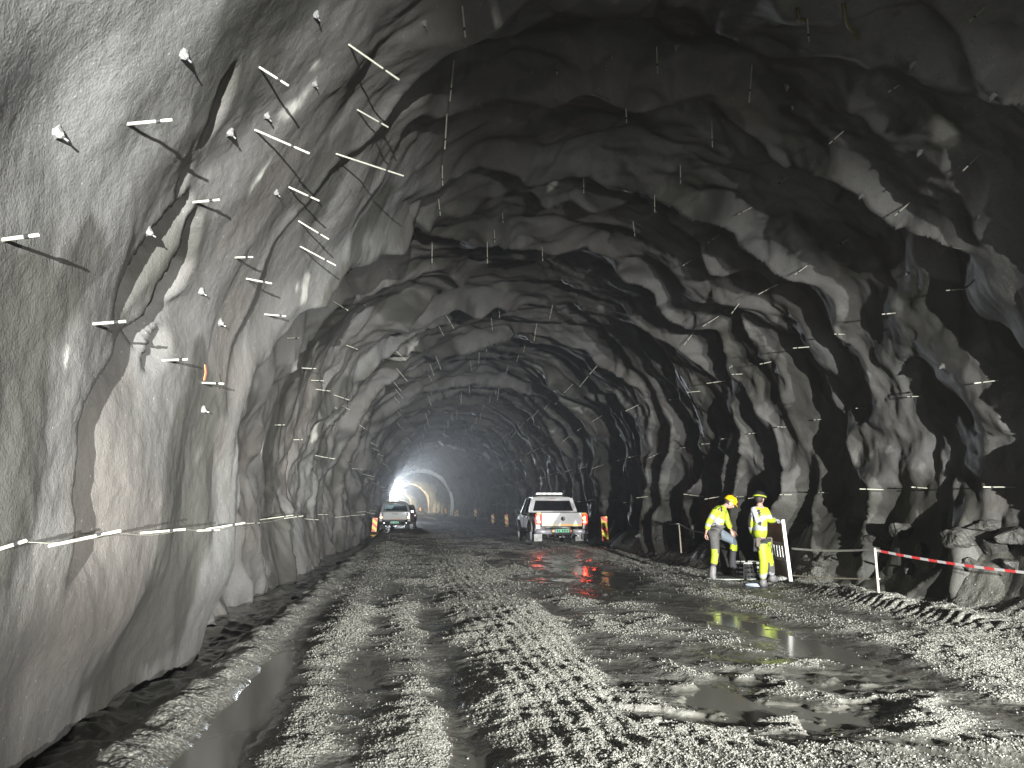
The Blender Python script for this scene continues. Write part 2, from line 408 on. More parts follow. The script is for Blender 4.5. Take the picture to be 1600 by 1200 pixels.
def G(x, y, fine=True):
    x = np.asarray(x, float); y = np.asarray(y, float)
    road = sst(-1.62, -1.38, x) * (1 - sst(6.9, 7.5, x))
    h = ground_macro(x, y) + road * tracks(x, y)
    h = h + 0.035 * fbm(x * 0.7, y * 0.45, 3, 331) * (0.4 + 0.6 * road)
    pm, rr = pit(x, y)
    h = h - 0.034 * pm + 0.022 * np.exp(-((rr - 1.2) / 0.2) ** 2) * sst(1.8, 3.8, x)
    rough = (0.25 + 0.75 * sst(-0.04, 0.03, h))            # what stays under water is silted smooth
    edge = sst(6.6, 7.6, x) * (1 - sst(8.3, 8.9, x)) + sst(-1.7, -1.95, x)
    h = h + 0.055 * fbm(x * 2.6, y * 2.6, 3, 341) * (0.25 + 0.75 * edge)
    h = h + road * 0.020 * fbm(x * 2.2, y * 1.8, 3, 345) * sst(8, 25, y)
    if fine:
        lum = facets(x * 17.0, y * 17.0, 351, 8, 1.2)
        h = h + rough * (0.0095 * np.maximum(lum, -0.3) * (0.45 + 0.8 * sst(-0.1, 0.35, fbm(x * 0.8, y * 0.5, 3, 355))) )
        h = h + rough * (0.007 * fbm(x * 27, y * 27, 2, 361) + 0.012 * fbm(x * 5, y * 4, 2, 362))
        # tyre lugs pressed into the mud
        lug = np.clip(1.6 * np.sin(2 * math.pi * (x / 0.20 + y * 2.2)), -1, 1)
        h = h + 0.032 * lug * sst(4.0, 4.3, y) * (1 - sst(4.85, 4.98, y)) * sst(1.2, 1.6, x)
        lug2 = np.clip(1.5 * np.sin(2 * math.pi * (y / 0.17 + np.abs(x - 7.15) * 3.0)), -1, 1)
        h = h + 0.035 * lug2 * np.exp(-((x - 7.15 - 0.1 * pn(y * .5, .2, 5)) / 0.24) ** 2) * sst(8.5, 9.5, y) * (1 - sst(13, 13.8, y))
        h = h + 0.005 * np.sin(2 * math.pi * (x + 0.01 * y + 0.03 * pn(y * 0.6, x, 367)) / 0.15) * np.exp(-((x - 1.35 + 0.01 * y) / 0.6) ** 4)
    return h
gz = lambda x, y: float(G(np.array([x]), np.array([y]), False)[0])
bands = [(-12, 3.9, 0.25, 0.25), (3.9, 6.6, 0.0135, 0.016), (6.6, 12, 0.024, 0.032), (12, 26, 0.05, 0.07), (26, 70, 0.14, 0.22), (70, 430, 0.5, 1.2)]
GV, GQ, off = [], [], 0
GX0, GX1 = -3.3, 9.6
prev = None
xs_all = [np.linspace(GX0, GX1, int(round((GX1 - GX0) / b[2])) + 1) for b in bands]
for i, (y0, y1, dx, dy) in enumerate(bands):
    xs = xs_all[i]; ys = np.linspace(y0, y1, int(round((y1 - y0) / dy)) + 1)
    yy, xx = np.meshgrid(ys, xs, indexing='ij')
    hh = G(xx, yy, y1 < 60)
    if i + 1 < len(bands) and len(xs_all[i + 1]) < len(xs):
        xc = xs_all[i + 1]; hh[-1] = np.interp(xs, xc, G(xc, np.full_like(xc, y1), bands[i + 1][1] < 60))
    if i > 0 and len(xs_all[i - 1]) < len(xs):
        xc = xs_all[i - 1]; hh[0] = np.interp(xs, xc, G(xc, np.full_like(xc, y0), bands[i - 1][1] < 60))
    GV.append(np.stack([xx, yy, hh], -1).reshape(-1, 3)); GQ.append(grid_quads(len(ys), len(xs), off)); off += xx.size
GV = np.concatenate(GV); GQ = np.concatenate(GQ)
gx_, gy_, gh_ = GV[:, 0].copy(), GV[:, 1].copy(), GV[:, 2]
GV[:, 0] += shift(gy_)
me = np_mesh('ground', GV, GQ)
def grav_mask(x, y, h):
    g = sst(-0.030, 0.010, h + 0.012 * fbm(x * 1.3, y * 0.8, 3, 371))
    g = g * (0.45 + 0.75 * sst(-0.25, 0.25, fbm(x * 0.55, y * 0.25, 3, 373)))
    return np.clip(g * sst(-1.7, -1.1, x + 0.1 * pn(y, x, 9)) * (1 - 0.65 * sst(7.4, 8.2, x)) * (1 - 0.55 * np.exp(-((x - 4.7) / 1.5) ** 2 - ((y - 17) / 6) ** 2)), 0, 1)
def wet_mask(x, y, h):
    w = 1 - sst(-0.055, -0.01, h + 0.02 * fbm(x * 1.5, y * 0.9, 3, 375))
    w = np.maximum(w, 0.95 * np.exp(-((x - 4.6) / 1.7) ** 4 - ((y - 18) / 8) ** 4) * sst(-0.25, 0.1, fbm(x * 1.2, y * 0.6, 3, 377)))
    w = np.maximum(w, 0.55 * sst(-1.85, -2.05, x))
    w = np.maximum(w, 0.7 * sst(7.9, 8.3, x))
    w = w * (1 - 0.85 * np.exp(-((x + 1.6) / 0.2) ** 2))
    return np.clip(w, 0, 1)
attr(me, 'grav', np.maximum(grav_mask(gx_, gy_, gh_), 0.75 * np.exp(-((gx_ + 1.62) / 0.26) ** 2))); attr(me, 'wet', wet_mask(gx_, gy_, gh_))
def ground_material():
    m = bpy.data.materials.new('mud_and_gravel'); m.use_nodes = True; nt = m.node_tree; L = nt.links.new; N = nt.nodes.new
    p = nt.nodes['Principled BSDF']; g = N('ShaderNodeNewGeometry')
    def noise(sc, det):
        n = N('ShaderNodeTexNoise'); n.inputs['Scale'].default_value = sc; n.inputs['Detail'].default_value = det
        L(g.outputs['Position'], n.inputs['Vector']); return n.outputs['Fac']
    def ramp(v, a, b, c0=0.0, c1=1.0):
        r = N('ShaderNodeMapRange'); L(v, r.inputs['Value']); r.inputs['From Min'].default_value = a; r.inputs['From Max'].default_value = b
        r.inputs['To Min'].default_value = c0; r.inputs['To Max'].default_value = c1; return r.outputs[0]
    def mix(f, a, b):
        x = N('ShaderNodeMix'); x.data_type = 'RGBA'
        for k, v in (('Factor', f), ('A', a), ('B', b)):
            if isinstance(v, tuple): x.inputs[k].default_value = (*v, 1)
            else: L(v, x.inputs[k])
        return x.outputs['Result']
    def at(name):
        a = N('ShaderNodeAttribute'); a.attribute_name = name; return a.outputs['Fac']
    c = mix(ramp(noise(2.2, 6), 0.35, 0.65), (0.125, 0.122, 0.106), (0.080, 0.077, 0.066))
    v = N('ShaderNodeTexVoronoi'); v.inputs['Scale'].default_value = 38; L(g.outputs['Position'], v.inputs['Vector'])
    st = N('ShaderNodeMath'); st.operation = 'MULTIPLY'; L(at('grav'), st.inputs[0]); L(ramp(v.outputs['Distance'], 0.62, 0.34), st.inputs[1])
    c = mix(st.outputs[0], c, (0.27, 0.266, 0.235))
    c = mix(ramp(noise(30, 3), 0.55, 0.70, 0, 0.4), c, (0.05, 0.05, 0.043))
    wet = at('wet')
    c = mix(ramp(wet, 0, 1, 0, 0.6), c, (0.045, 0.044, 0.037))
    L(c, p.inputs['Base Color'])
    L(ramp(wet, 0.1, 0.9, 0.70, 0.10), p.inputs['Roughness'])
    p.inputs['Specular IOR Level'].default_value = 0.5
    b1 = N('ShaderNodeBump'); b1.inputs['Strength'].default_value = 0.7; b1.inputs['Distance'].default_value = 0.02; L(noise(24, 5), b1.inputs['Height'])
    L(ramp(wet, 0.2, 0.9, 0.8, 0.30), b1.inputs['Strength'])
    b2 = N('ShaderNodeBump'); b2.inputs['Distance'].default_value = 0.012; b2.invert = True; L(v.outputs['Distance'], b2.inputs['Height'])
    L(ramp(at('grav'), 0.1, 0.9, 0.0, 0.9), b2.inputs['Strength'])
    L(b1.outputs[0], b2.inputs['Normal']); L(b2.outputs[0], p.inputs['Normal'])
    return m
M_GROUND = ground_material()
ground = link('ground', me, M_GROUND); tag(ground, 'muddy gravel road on the tunnel floor with ruts and puddles', kind='structure')

# standing muddy water: one level sheet, showing only where the mud dips below it
M_WATER = mat('muddy_water', (0.125, 0.122, 0.105), rough=0.11, spec=0.5, bump=0.05, bscale=9)
ys = np.linspace(3.5, 72, 90); xs = np.linspace(-1.62, 7.0, 30)
yy, xx = np.meshgrid(ys, xs, indexing='ij')
water = link('puddle_water', np_mesh('puddle_water', np.stack([xx, yy, np.full_like(xx, WATER_Z)], -1), grid_quads(90, 30)), M_WATER)
tag(water, 'still brown water standing in the wheel ruts and the ditch', kind='structure')

# loose gravel
def stones_material(name, a, b):
    m = mat(name, a, rough=0.55, dirt=b, noise=0.8, nscale=1.3); return m
M_STONE = mat('pale_stone', (0.23, 0.226, 0.198), rough=0.5, dirt=(0.12, 0.118, 0.10), noise=0.9, nscale=3.0)
_nt = M_STONE.node_tree; _oi = _nt.nodes.new('ShaderNodeObjectInfo'); _p = _nt.nodes['Principled BSDF']
_rm = _nt.nodes.new('ShaderNodeMapRange'); _rm.inputs['To Min'].default_value = 0.0; _rm.inputs['To Max'].default_value = 0.75
_mx = _nt.nodes.new('ShaderNodeMix'); _mx.data_type = 'RGBA'; _mx.inputs['B'].default_value = (0.10, 0.097, 0.083, 1)
_src = _p.inputs['Base Color'].links[0].from_socket
_nt.links.new(_oi.outputs['Random'], _rm.inputs['Value']); _nt.links.new(_rm.outputs[0], _mx.inputs['Factor']); _nt.links.new(_src, _mx.inputs['A']); _nt.links.new(_mx.outputs['Result'], _p.inputs['Base Color'])
def gravel(name, n, y0, y1, smin, smax, seed, power=1.6, xlim=(-2.0, 8.2)):
    rng = np.random.default_rng(seed)
    u = rng.random(n * 6); y = 1 / (1 / y0 + u * (1 / y1 - 1 / y0)); x = rng.uniform(xlim[0], xlim[1], n * 6)
    ok = (x > -0.62 * y - 0.2) & (x < 0.90 * y + 0.2)
    x, y = x[ok], y[ok]; h = G(x, y)
    gm = grav_mask(x, y, h - 0.0); keep = (rng.random(len(x)) < (0.03 + gm) ** power) & (h > WATER_Z - 0.008)
    x, y, h = x[keep][:n], y[keep][:n], h[keep][:n]
    sc = smin * (smax / smin) ** (rng.random(len(x)) ** 2.2) * (0.75 + 0.035 * np.maximum(y - 4, 0))
    me = bpy.data.meshes.new(name)
    P = np.stack([x, y, h + sc * 0.10], -1).astype(np.float32)
    me.vertices.add(len(P)); me.vertices.foreach_set('co', P.ravel())
    a = me.attributes.new('size', 'FLOAT_VECTOR', 'POINT')
    S = (sc[:, None] * rng.uniform(0.6, 1.25, (len(x), 3)) * np.array([1, 1, 0.75])).astype(np.float32); a.data.foreach_set('vector', S.ravel())
    a = me.attributes.new('turn', 'FLOAT_VECTOR', 'POINT')
    Rr = (rng.uniform(-0.6, 0.6, (len(x), 3)) + np.stack([0 * x, 0 * x, rng.uniform(0, 6.28, len(x))], -1)).astype(np.float32); a.data.foreach_set('vector', Rr.ravel())
    o = link(name, me)
    ng = bpy.data.node_groups.new(name, 'GeometryNodeTree'); N = ng.nodes.new; L = ng.links.new
    ng.interface.new_socket('Geometry', in_out='INPUT', socket_type='NodeSocketGeometry')
    ng.interface.new_socket('Geometry', in_out='OUTPUT', socket_type='NodeSocketGeometry')
    gi = N('NodeGroupInput'); go = N('NodeGroupOutput'); ico = N('GeometryNodeMeshIcoSphere'); ico.inputs['Radius'].default_value = 1.0; ico.inputs['Subdivisions'].default_value = 1
    sp = N('GeometryNodeSetPosition'); nz = N('ShaderNodeTexNoise'); nz.inputs['Scale'].default_value = 1.3
    vm = N('ShaderNodeVectorMath'); vm.operation = 'SUBTRACT'; vm.inputs[1].default_value = (0.5, 0.5, 0.5)
    vs = N('ShaderNodeVectorMath'); vs.operation = 'SCALE'; vs.inputs['Scale'].default_value = 1.5
    L(ico.outputs['Mesh'], sp.inputs['Geometry']); L(nz.outputs['Color'], vm.inputs[0]); L(vm.outputs[0], vs.inputs[0]); L(vs.outputs[0], sp.inputs['Offset'])
    sm = N('GeometryNodeSetMaterial'); sm.inputs['Material'].default_value = M_STONE; L(sp.outputs[0], sm.inputs['Geometry'])
    iop = N('GeometryNodeInstanceOnPoints'); L(gi.outputs[0], iop.inputs['Points']); L(sm.outputs[0], iop.inputs['Instance'])
    na = N('GeometryNodeInputNamedAttribute'); na.data_type = 'FLOAT_VECTOR'; na.inputs['Name'].default_value = 'size'
    nb = N('GeometryNodeInputNamedAttribute'); nb.data_type = 'FLOAT_VECTOR'; nb.inputs['Name'].default_value = 'turn'
    L(na.outputs['Attribute'], iop.inputs['Scale']); L(nb.outputs['Attribute'], iop.inputs['Rotation'])
    L(iop.outputs[0], go.inputs[0])
    md = o.modifiers.new('scatter', 'NODES'); md.node_group = ng
    tag(o, kind='stuff'); return o
tag(gravel('gravel', 190000, 3.9, 45.0, 0.0040, 0.0125, 5), 'loose pale gravel scattered over the muddy road')

# ------------------------------------------------------------------ haze in the tunnel air
M_HAZE = bpy.data.materials.new('haze'); M_HAZE.use_nodes = True; nt = M_HAZE.node_tree; nt.nodes.clear()
_o = nt.nodes.new('ShaderNodeOutputMaterial'); _v = nt.nodes.new('ShaderNodeVolumePrincipled')
_v.inputs['Color'].default_value = (0.93, 0.96, 1.0, 1); _v.inputs['Density'].default_value = 0.0011; _v.inputs['Anisotropy'].default_value = 0.7
nt.links.new(_v.outputs[0], _o.inputs['Volume'])
b = MB(); b.box((-5, 208, 4.0), (60, 460, 12.0)); hz = b.build('haze', M_HAZE); tag(hz, 'thin grey haze hanging in the tunnel air', kind='stuff')

# ------------------------------------------------------------------ far lamps and lit arches
def arch_rib(y, width, depth, name, label, col):
    s = np.linspace(0.6, ST - 0.6, 90); x, z, nx, nz = prof(s); cx = XC0 + float(shift(y))
    rings = []
    for dd, yy in ((-0.9, 0), (depth, 0), (depth, width), (-0.9, width)):
        rings.append(np.stack([x + cx + nx * dd, np.full_like(x, y + yy), z + nz * dd], -1))
    V = np.concatenate(rings); n = len(s); Q = []
    for k in range(4):
        a, bb = k * n, ((k + 1) % 4) * n
        for i in range(n - 1): Q.append((a + i, a + i + 1, bb + i + 1, bb + i))
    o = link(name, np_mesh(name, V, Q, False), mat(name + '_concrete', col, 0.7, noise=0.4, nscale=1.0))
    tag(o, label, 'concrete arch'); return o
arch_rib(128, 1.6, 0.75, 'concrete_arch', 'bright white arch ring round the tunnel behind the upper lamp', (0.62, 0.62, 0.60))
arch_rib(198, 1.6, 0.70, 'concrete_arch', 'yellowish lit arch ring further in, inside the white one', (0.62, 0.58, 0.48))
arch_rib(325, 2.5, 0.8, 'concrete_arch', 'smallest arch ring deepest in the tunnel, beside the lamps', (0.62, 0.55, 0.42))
M_LAMP = mat('lamp_glare', (1, 1, 1), emit=(0.90, 0.95, 1.0), estr=45)
M_LAMPW = mat('lamp_glare_warm', (1, 1, 1), emit=(1.0, 0.80, 0.45), estr=90)
M_BLACK = mat('black_plastic', (0.02, 0.02, 0.02), 0.5, noise=0.4, nscale=30)
M_STEEL = mat('galvanised_steel', (0.35, 0.36, 0.37), 0.4, 0.8, noise=0.3, nscale=20)
def flood_mast(x, y, heads, label, power, col, lampmat):
    z0 = 0.0
    e = empty('floodlight_mast', (x, y, z0), 0, label, 'floodlight')
    b = MB(); b.tube([(0, 0, 0.9), (0, 0, heads[0][1] + 0.1)], 0.05, 8); b.build('pole', M_STEEL, e)
    for k in range(3):
        a = k * 2.094 + 0.4; b = MB(); b.tube([(0, 0, 1.2), (0.8 * math.cos(a), 0.8 * math.sin(a), 0.0)], 0.035, 6); b.build('leg', M_STEEL, e)
    for hx, hz_, w, h in heads:
        b = MB(); b.box((hx, 0.10, hz_), (w + 0.1, 0.18, h + 0.1), bev=0.02); ho = b.build('lamp_head', M_BLACK, e)
        b = MB(); b.box((hx, -0.01, hz_), (w, 0.04, h)); b.build('lens', lampmat, ho)
        spot('floodlight_lamp', (x + hx, y - 0.15, hz_), (x + 0.6, y - 60, hz_ + 4.5), power, 30, 1.0, 0.2, col)
        spot('floodlight_lamp', (x + hx, y + 0.4, hz_), (x + 3.0, y + 20, hz_ + 1), power * 0.03, 150, 1.0, 0.2, col)
    return e
_p = atY(616.5, 762, 112)
flood_mast(_p[0], 112, [(0, _p[2], 0.55, 0.5), (0.1, atY(619, 777, 112)[2], 0.9, 0.8)], 'dazzling white floodlights on a mast by the left wall beyond the pickup', 48000, (0.86, 0.93, 1.0), M_LAMP)
# added unseen stand, its flat shelf put in to cut the site lamp off below
_e = empty('added_lamp_cutoff', (LAMP_C[0], LAMP_C[1], 0), 0, 'unseen stand behind the photographer, added to cut off the low site lamp', 'floodlight')
b = MB(); b.box((0, 0.40, 1.215), (1.1, 1.6, 0.03)); b.build('shelf', M_BLACK, _e)
b = MB(); b.box((0, 0, 0.6), (0.25, 0.25, 1.19)); b.build('post', M_STEEL, _e)
b = MB(); b.box((0, -0.22, 1.34), (0.3, 0.16, 0.2), bev=0.02); b.build('lamp_head', M_BLACK, _e)
def wall_lamp(y, s, power, col, label, dy):
    p, n = wall_pt(s, y); p = p + n * 0.25
    e = empty('wall_lamp', p, 0, label, 'lamp')
    b = MB(); b.box((0, 0.1, 0), (0.30, 0.2, 0.5), bev=0.03); b.build('lamp_housing', M_BLACK, e)
    b = MB(); b.box((0, -0.02, 0), (0.22, 0.04, 0.4)); b.build('lens', M_LAMPW, e)
    q = p + n * 0.9; point('wall_lamp_light', (q.x, y + dy, q.z), power, 0.2, col)
wall_lamp(190, ST - S0 - 1.0, 9000, (1.0, 0.82, 0.5), 'warm lamp on the left wall in front of the yellowish arch', -0.6)
wall_lamp(316, ST - S0 - 1.0, 14000, (1.0, 0.8, 0.45), 'warm lamp on the left wall before the deepest arch', -0.6)
# ------------------------------------------------------------------ small helpers for placing things
def at_ground(px, py):
    d = ray(px, py); t = np.arange(3.0, 120, 0.01); P = CAM + d * t[:, None]
    g = G(P[:, 0] - shift(P[:, 1]), P[:, 1], False); k = np.argmax(P[:, 2] < g)
    return Vector(P[k])
def on_ground(x, y): return Vector((x, y, gz(x - float(shift(y)), y)))

# ------------------------------------------------------------------ marker rods on the wall
M_ROD = mat('offwhite_plastic', (0.32, 0.316, 0.26), 0.45, noise=0.25, nscale=12)
M_TAPE = mat('black_tape', (0.012, 0.012, 0.012), 0.5)
_b = MB(); _b.tube([(0, 0, -0.06), (0, 0, 1.0)], 0.0095, 8); ROD_ME = None
def rod_mesh():
    me = bpy.data.meshes.new('marker_rod'); bmesh.ops.recalc_face_normals(_b.bm, faces=_b.bm.faces); _b.bm.to_mesh(me); _b.bm.free()
    me.materials.append(M_ROD); return me
ROD_ME = rod_mesh()
_b2 = MB(); _b2.tube([(0, 0, -0.014), (0, 0, 0.014)], 0.0145, 8)
BAND_ME = bpy.data.meshes.new('black_band'); bmesh.ops.recalc_face_normals(_b2.bm, faces=_b2.bm.faces); _b2.bm.to_mesh(BAND_ME); BAND_ME.materials.append(M_TAPE)
ROWS = [(3.4, 'lowest right row, level with the helmets', 'rods in the lowest right row'),
        (6.0, 'second right row above the helmets', 'rods in the second right row'),
        (8.6, 'upper right curve', 'rods on the upper right curve'),
        (13.2, 'roof, hanging down', 'rods hanging from the roof'),
        (16.6, 'upper left curve', 'rods on the upper left curve'),
        (21.1, 'left wall above the cord', 'rods on the left wall'),
        (99, 'lowest left row along the cord', 'rods in the lowest left row')]
n_rods = 0
def rod(base, direc, L, s, band=True, label=None, thick=1.0):
    global n_rods
    row = next(r for r in ROWS if s < r[0])
    o = bpy.data.objects.new('marker_rod', ROD_ME); COL.objects.link(o)
    o.location = base; o.rotation_euler = Vector(direc).to_track_quat('Z', 'Y').to_euler(); o.scale = (thick, thick, L)
    tag(o, label or ('thin white marker rod ' + ('with dark band ' if band else '') + 'in the ' + row[1]), 'marker rod', row[2])
    if band:
        c = bpy.data.objects.new('black_band', BAND_ME); COL.objects.link(c); c.parent = o; c.location = (0, 0, random.uniform(0.68, 0.76)); c.scale = (1, 1, 1 / L)
    n_rods += 1; return o
NEAR = [  # pixel of the foot on the wall, pixel of the free end
 (198,193,269,187),(300,315,343,312),(1,374,45,369),(397,202,484,240),(404,104,451,134),(544.5,69,624,125),(525,240,631,275),(558,171,607,199),
 (722,10,727,58),(709,94,703,159),(698,180,695,233),(691,259,691.5,290),(684.5,310,688,337),(1026,73,1027.5,114),(978,170,979,192),(1063,257,1063.5,287),
 (1023,304,1023,332),(989,346,992,369),(869,96,870,110),(912,278,912,302),(785,333,786,345),(847,385,848,408),(761,378,761.5,412),(675,376,675,411),
 (772,360,773,379),(1175,101,1170.5,160),(1261,30,1264,65),(1112,187,1113,230),(1538,10,1516,33),(1405,132,1390,142.5),(1318,205,1295,225),
 (1532.5,239,1504.5,267),(1422,316,1398,337),(1232,276,1213,290),(1174,323,1153,335),(1326,373,1309,385),(1124,366,1106,380),(1080,406,1067,415),(1262,414,1242,429),
 (1507,451,1478,454),(1399,489,1378,491),(1320,522,1304,522),(1264,542,1239,544),(1206,565,1187,569),(1160,584,1143,585),(1133,595,1104,599),(1094,611,1073,613),(1060,623,1045,625),
 (1561,594,1522,599),(1439,619,1417,620),(1354,637,1337,638),(1285,655,1273,656),(1229,667,1216,667),(1185,676,1169,678),(1146,684,1127,686),(1113,693,1096,694),(1072,699,1064,700),
 (1215,444,1185,460),(1124,493,1098,510),(1155,474,1143,490),(1085,518,1069,539),(1588,761,1536,761),(1450,763,1424,761),(1381,765,1343,764),(1296,770,1278,769),(1239,773,1218,773),
 (1200,774,1169,779),(1164,776,1150,776),(1125,776,1101,780),(1099,776,1068,772),(384,435,425,443),(367,402,381,402),(466,345,514,374),(469,385,525,415),(451,292,499,314),(145,506,185,503),
 (253,563,280,562),(413,491,447,494),(449,528,465,528),(472,575,494,576),(486,594,506,595),(493,608,516,611),(429,664,437,664),(458,687,472,687),(315,598,337,599),(541,539,559,546),(520,470,544,485),
 (-8,860,21,851),(75,853,189,829),(219,833,290,827),(321,827,383,817),(308,829,339,828),(385,818,406,817),(406,812,458,805),(443,810,474,806)]
SPECIAL = {0: 'white rod high on the left wall, pointing right with a bent shadow below', 1: 'short level rod on the left wall below the highest level one',
           3: 'long slanting rod beside the yellowish lime streak on the left', 4: 'slanting rod just above the dark patch and lime streak on the left',
           5: 'long slanting rod at the top where the left curve meets the roof', 6: 'longest slanting rod over the dark ledge of the left curve',
           25: 'long rod hanging straight down in the dark upper right roof', 76: 'short rod by the orange strip on the left wall',
           88: 'long near rod of the lowest left row, tilted up to the right', 61: 'longest level rod at the right edge, in the lowest right row'}
_w = 'first second third fourth fifth sixth seventh eighth ninth tenth eleventh twelfth'.split()
ORD = {61 + k: _w[k] + ' rod from the right edge in the lowest right row, level with the helmets' for k in range(1, 9)}
ORD.update({87 + k: _w[k] + ' rod from the left edge in the lowest left row along the cord' for k in range(0, 8)})
HITS = [wall_hit(q[0], q[1]) for q in NEAR]
_rows = {}
for k, (s, y) in enumerate(HITS): _rows.setdefault(next(j for j, r in enumerate(ROWS) if s < r[0]), []).append(k)
for j, nm in ((1, 'second right row above the helmets'), (2, 'upper right curve'), (3, 'roof'), (4, 'upper left curve'), (5, 'left wall above the cord')):
    for o_, k in enumerate(sorted(_rows.get(j, []), key=lambda k: NEAR[k][1])[:12]):
        ORD.setdefault(k, _w[o_] + ' rod from the top of the picture on the ' + nm)
random.seed(4)
LOWTIPS = []
for i, (bx, by, tx, ty) in enumerate(NEAR):
    if i in ORD: SPECIAL.setdefault(i, ORD[i])
    s, y = HITS[i]; B, n = wall_pt(s, y)
    d2 = Vector(ray(tx, ty)).normalized(); o0 = Vector(CAM)
    w0 = B - o0; bb = n.dot(d2); den = 1 - bb * bb
    L = (bb * d2.dot(w0) - n.dot(w0)) / den if den > 1e-4 else 0.45
    t = (d2.dot(w0) - bb * n.dot(w0)) / den if den > 1e-4 else 10
    L = max(0.25, min(0.75, L)); Q = o0 + d2 * ((B + n * L - o0).dot(d2))
    dv = Q - B
    if dv.normalized().dot(n) < 0.55: dv = (dv.normalized() + n * 1.0).normalized() * L
    L = max(0.22, min(0.85, dv.length)); r = rod(B, dv, L, s, True, SPECIAL.get(i))
    if i >= 87: LOWTIPS.append(B + dv.normalized() * L * 0.9)
rng = random.Random(8)
for s0 in (2.65, 4.4, 6.3, 8.2, 10.9, 12.6, 14.6, 16.4, 18.6, 20.2, 22.05):
    y = {2.65: 26, 4.4: 24, 6.3: 24, 8.2: 24}.get(s0, 21) + rng.random() * 2
    while y < 78 and n_rods < 300:
        s = s0 + rng.uniform(-0.12, 0.12); B, n = wall_pt(s, y)
        dv = n + Vector((rng.uniform(-.15, .15), rng.uniform(-.25, .1), rng.uniform(-.15, .15)))
        rod(B, dv, rng.uniform(0.35, 0.6), s, y < 36, thick=1.0 + max(0, y - 30) * 0.008); y += rng.uniform(2.4, 3.4)

# yellow hose ends sticking out of the roof
M_HOSE = mat('dull_yellow_hose', (0.11, 0.095, 0.045), 0.6, noise=0.4, nscale=10)
for (x0, y0, x1, y1, lb) in ((1318, 4, 1342, 60, 'longer dull yellow hose end curving out of the upper right roof'), (1246, 12, 1258, 34, 'short yellowish hose stub beside a rod in the upper right roof')):
    A, n1 = wall_pt(*wall_hit(x0, y0)); B, n2 = wall_pt(*wall_hit(x1, y1)); b = MB()
    b.tube([A.lerp(B, k / 8) + n1 * (0.0 + 0.09 * math.sin(math.pi * min(1, k / 6.5))) for k in range(9)], 0.022, 8)
    tag(b.build('hose_end', M_HOSE, None, True), lb, 'hose')
# orange strip flag on the left wall
M_ORANGE = mat('orange_plastic', (0.75, 0.18, 0.07), 0.5)
_s, _y = wall_hit(279, 563); _p, _n = wall_pt(_s, _y)
_p = _p + _n * 0.22; b = MB()
b.loft([[(0.0, -0.022, 0), (0.003, -0.022, 0), (0.003, 0.022, 0), (0, 0.022, 0)], [(0.01, -0.020, -0.07), (0.013, -0.02, -0.07), (0.013, 0.024, -0.07), (0.01, 0.024, -0.07)], [(0.0, -0.02, -0.14), (0.003, -0.02, -0.14), (0.003, 0.022, -0.14), (0, 0.022, -0.14)]])
o = b.build('plastic_flag', M_ORANGE); o.location = _p; tag(o, 'small orange plastic strip hanging from a rod on the left wall', 'flag')
# cord strung along the lowest left rods
if len(LOWTIPS) > 2:
    pts = []
    for a, c in zip(LOWTIPS, LOWTIPS[1:]):
        if (c - a).length > 0.05 and c.y > a.y:
            for k in range(4): pts.append(a.lerp(c, k / 4) - Vector((0, 0, 0.03 * math.sin(math.pi * k / 4))))
    b = MB(); b.tube(pts, 0.002, 5); tag(b.build('cord', M_ROD), 'thin pale cord strung along the lowest left rods', 'cord')

# mortar cones round the rock bolts
M_MORTAR = mat('pale_mortar', (0.13, 0.128, 0.12), 0.8, noise=0.5, nscale=25)
def bolt_mesh(seed):
    r = random.Random(seed); b = MB(); rings = []
    for z, rr in ((-0.03, 0.10), (0.01, 0.085), (0.05, 0.055), (0.09, 0.035), (0.11, 0.02)):
        rings.append([(rr * r.uniform(0.75, 1.25) * math.cos(k * math.pi / 5) - z * 0.4, rr * r.uniform(0.75, 1.25) * math.sin(k * math.pi / 5), z) for k in range(10)])
    b.loft(rings); bmesh.ops.recalc_face_normals(b.bm, faces=b.bm.faces)
    me = bpy.data.meshes.new('mortar_cone'); b.bm.to_mesh(me); me.materials.append(M_MORTAR); return me
BOLTS = [bolt_mesh(k) for k in range(4)]
b = MB(); b.tube([(0, 0, 0.08), (0, 0, 0.16)], 0.014, 6); bmesh.ops.recalc_face_normals(b.bm, faces=b.bm.faces); BOLT_END = bpy.data.meshes.new('bolt_end'); b.bm.to_mesh(BOLT_END); BOLT_END.materials.append(M_STEEL)
for i, (px, py) in enumerate([(285,85),(88,208),(357,206),(490,130),(492,22),(415,180),(312,455),(343,504),(430,300),(230,362),(316,640),
        (1404,19),(1425,101),(1551,150),(1239,168),(1231,135),(1437,238),(1348,303),(1530,338),(1056,73),(1418,427),(1474,572),
        (663,37),(830,107),(947,103),(956,84),(569,476),(531,530),(609,420),(524,637),(1178,650),(1143,572)]):
    s, y = wall_hit(px, py); B, n = wall_pt(s, y); a = (s - S0) / RT
    where = 'left wall' if a > 2.2 else ('right wall and curve' if a < 1.0 else 'roof')
    o = bpy.data.objects.new('rock_bolt', BOLTS[i % 4]); COL.objects.link(o); o.location = B
    o.rotation_euler = (n + Vector((0, 0, -0.35))).to_track_quat('Z', 'Y').to_euler(); k = random.uniform(0.3, 0.5); o.scale = (k, k, k)
    lab = {0: 'pale mortar cone of a rock bolt, high above the top left rods', 1: 'pale mortar cone below a dark hollow at the upper left edge', 9: 'rock bolt sticking out of the dark hollow in the left wall'}.get(i)
    tag(o, lab or 'pale mortar cone round a rock bolt on the ' + where, 'rock bolt', 'rock bolts on the ' + where)
    c = bpy.data.objects.new('bolt_end', BOLT_END); COL.objects.link(c); c.parent = o

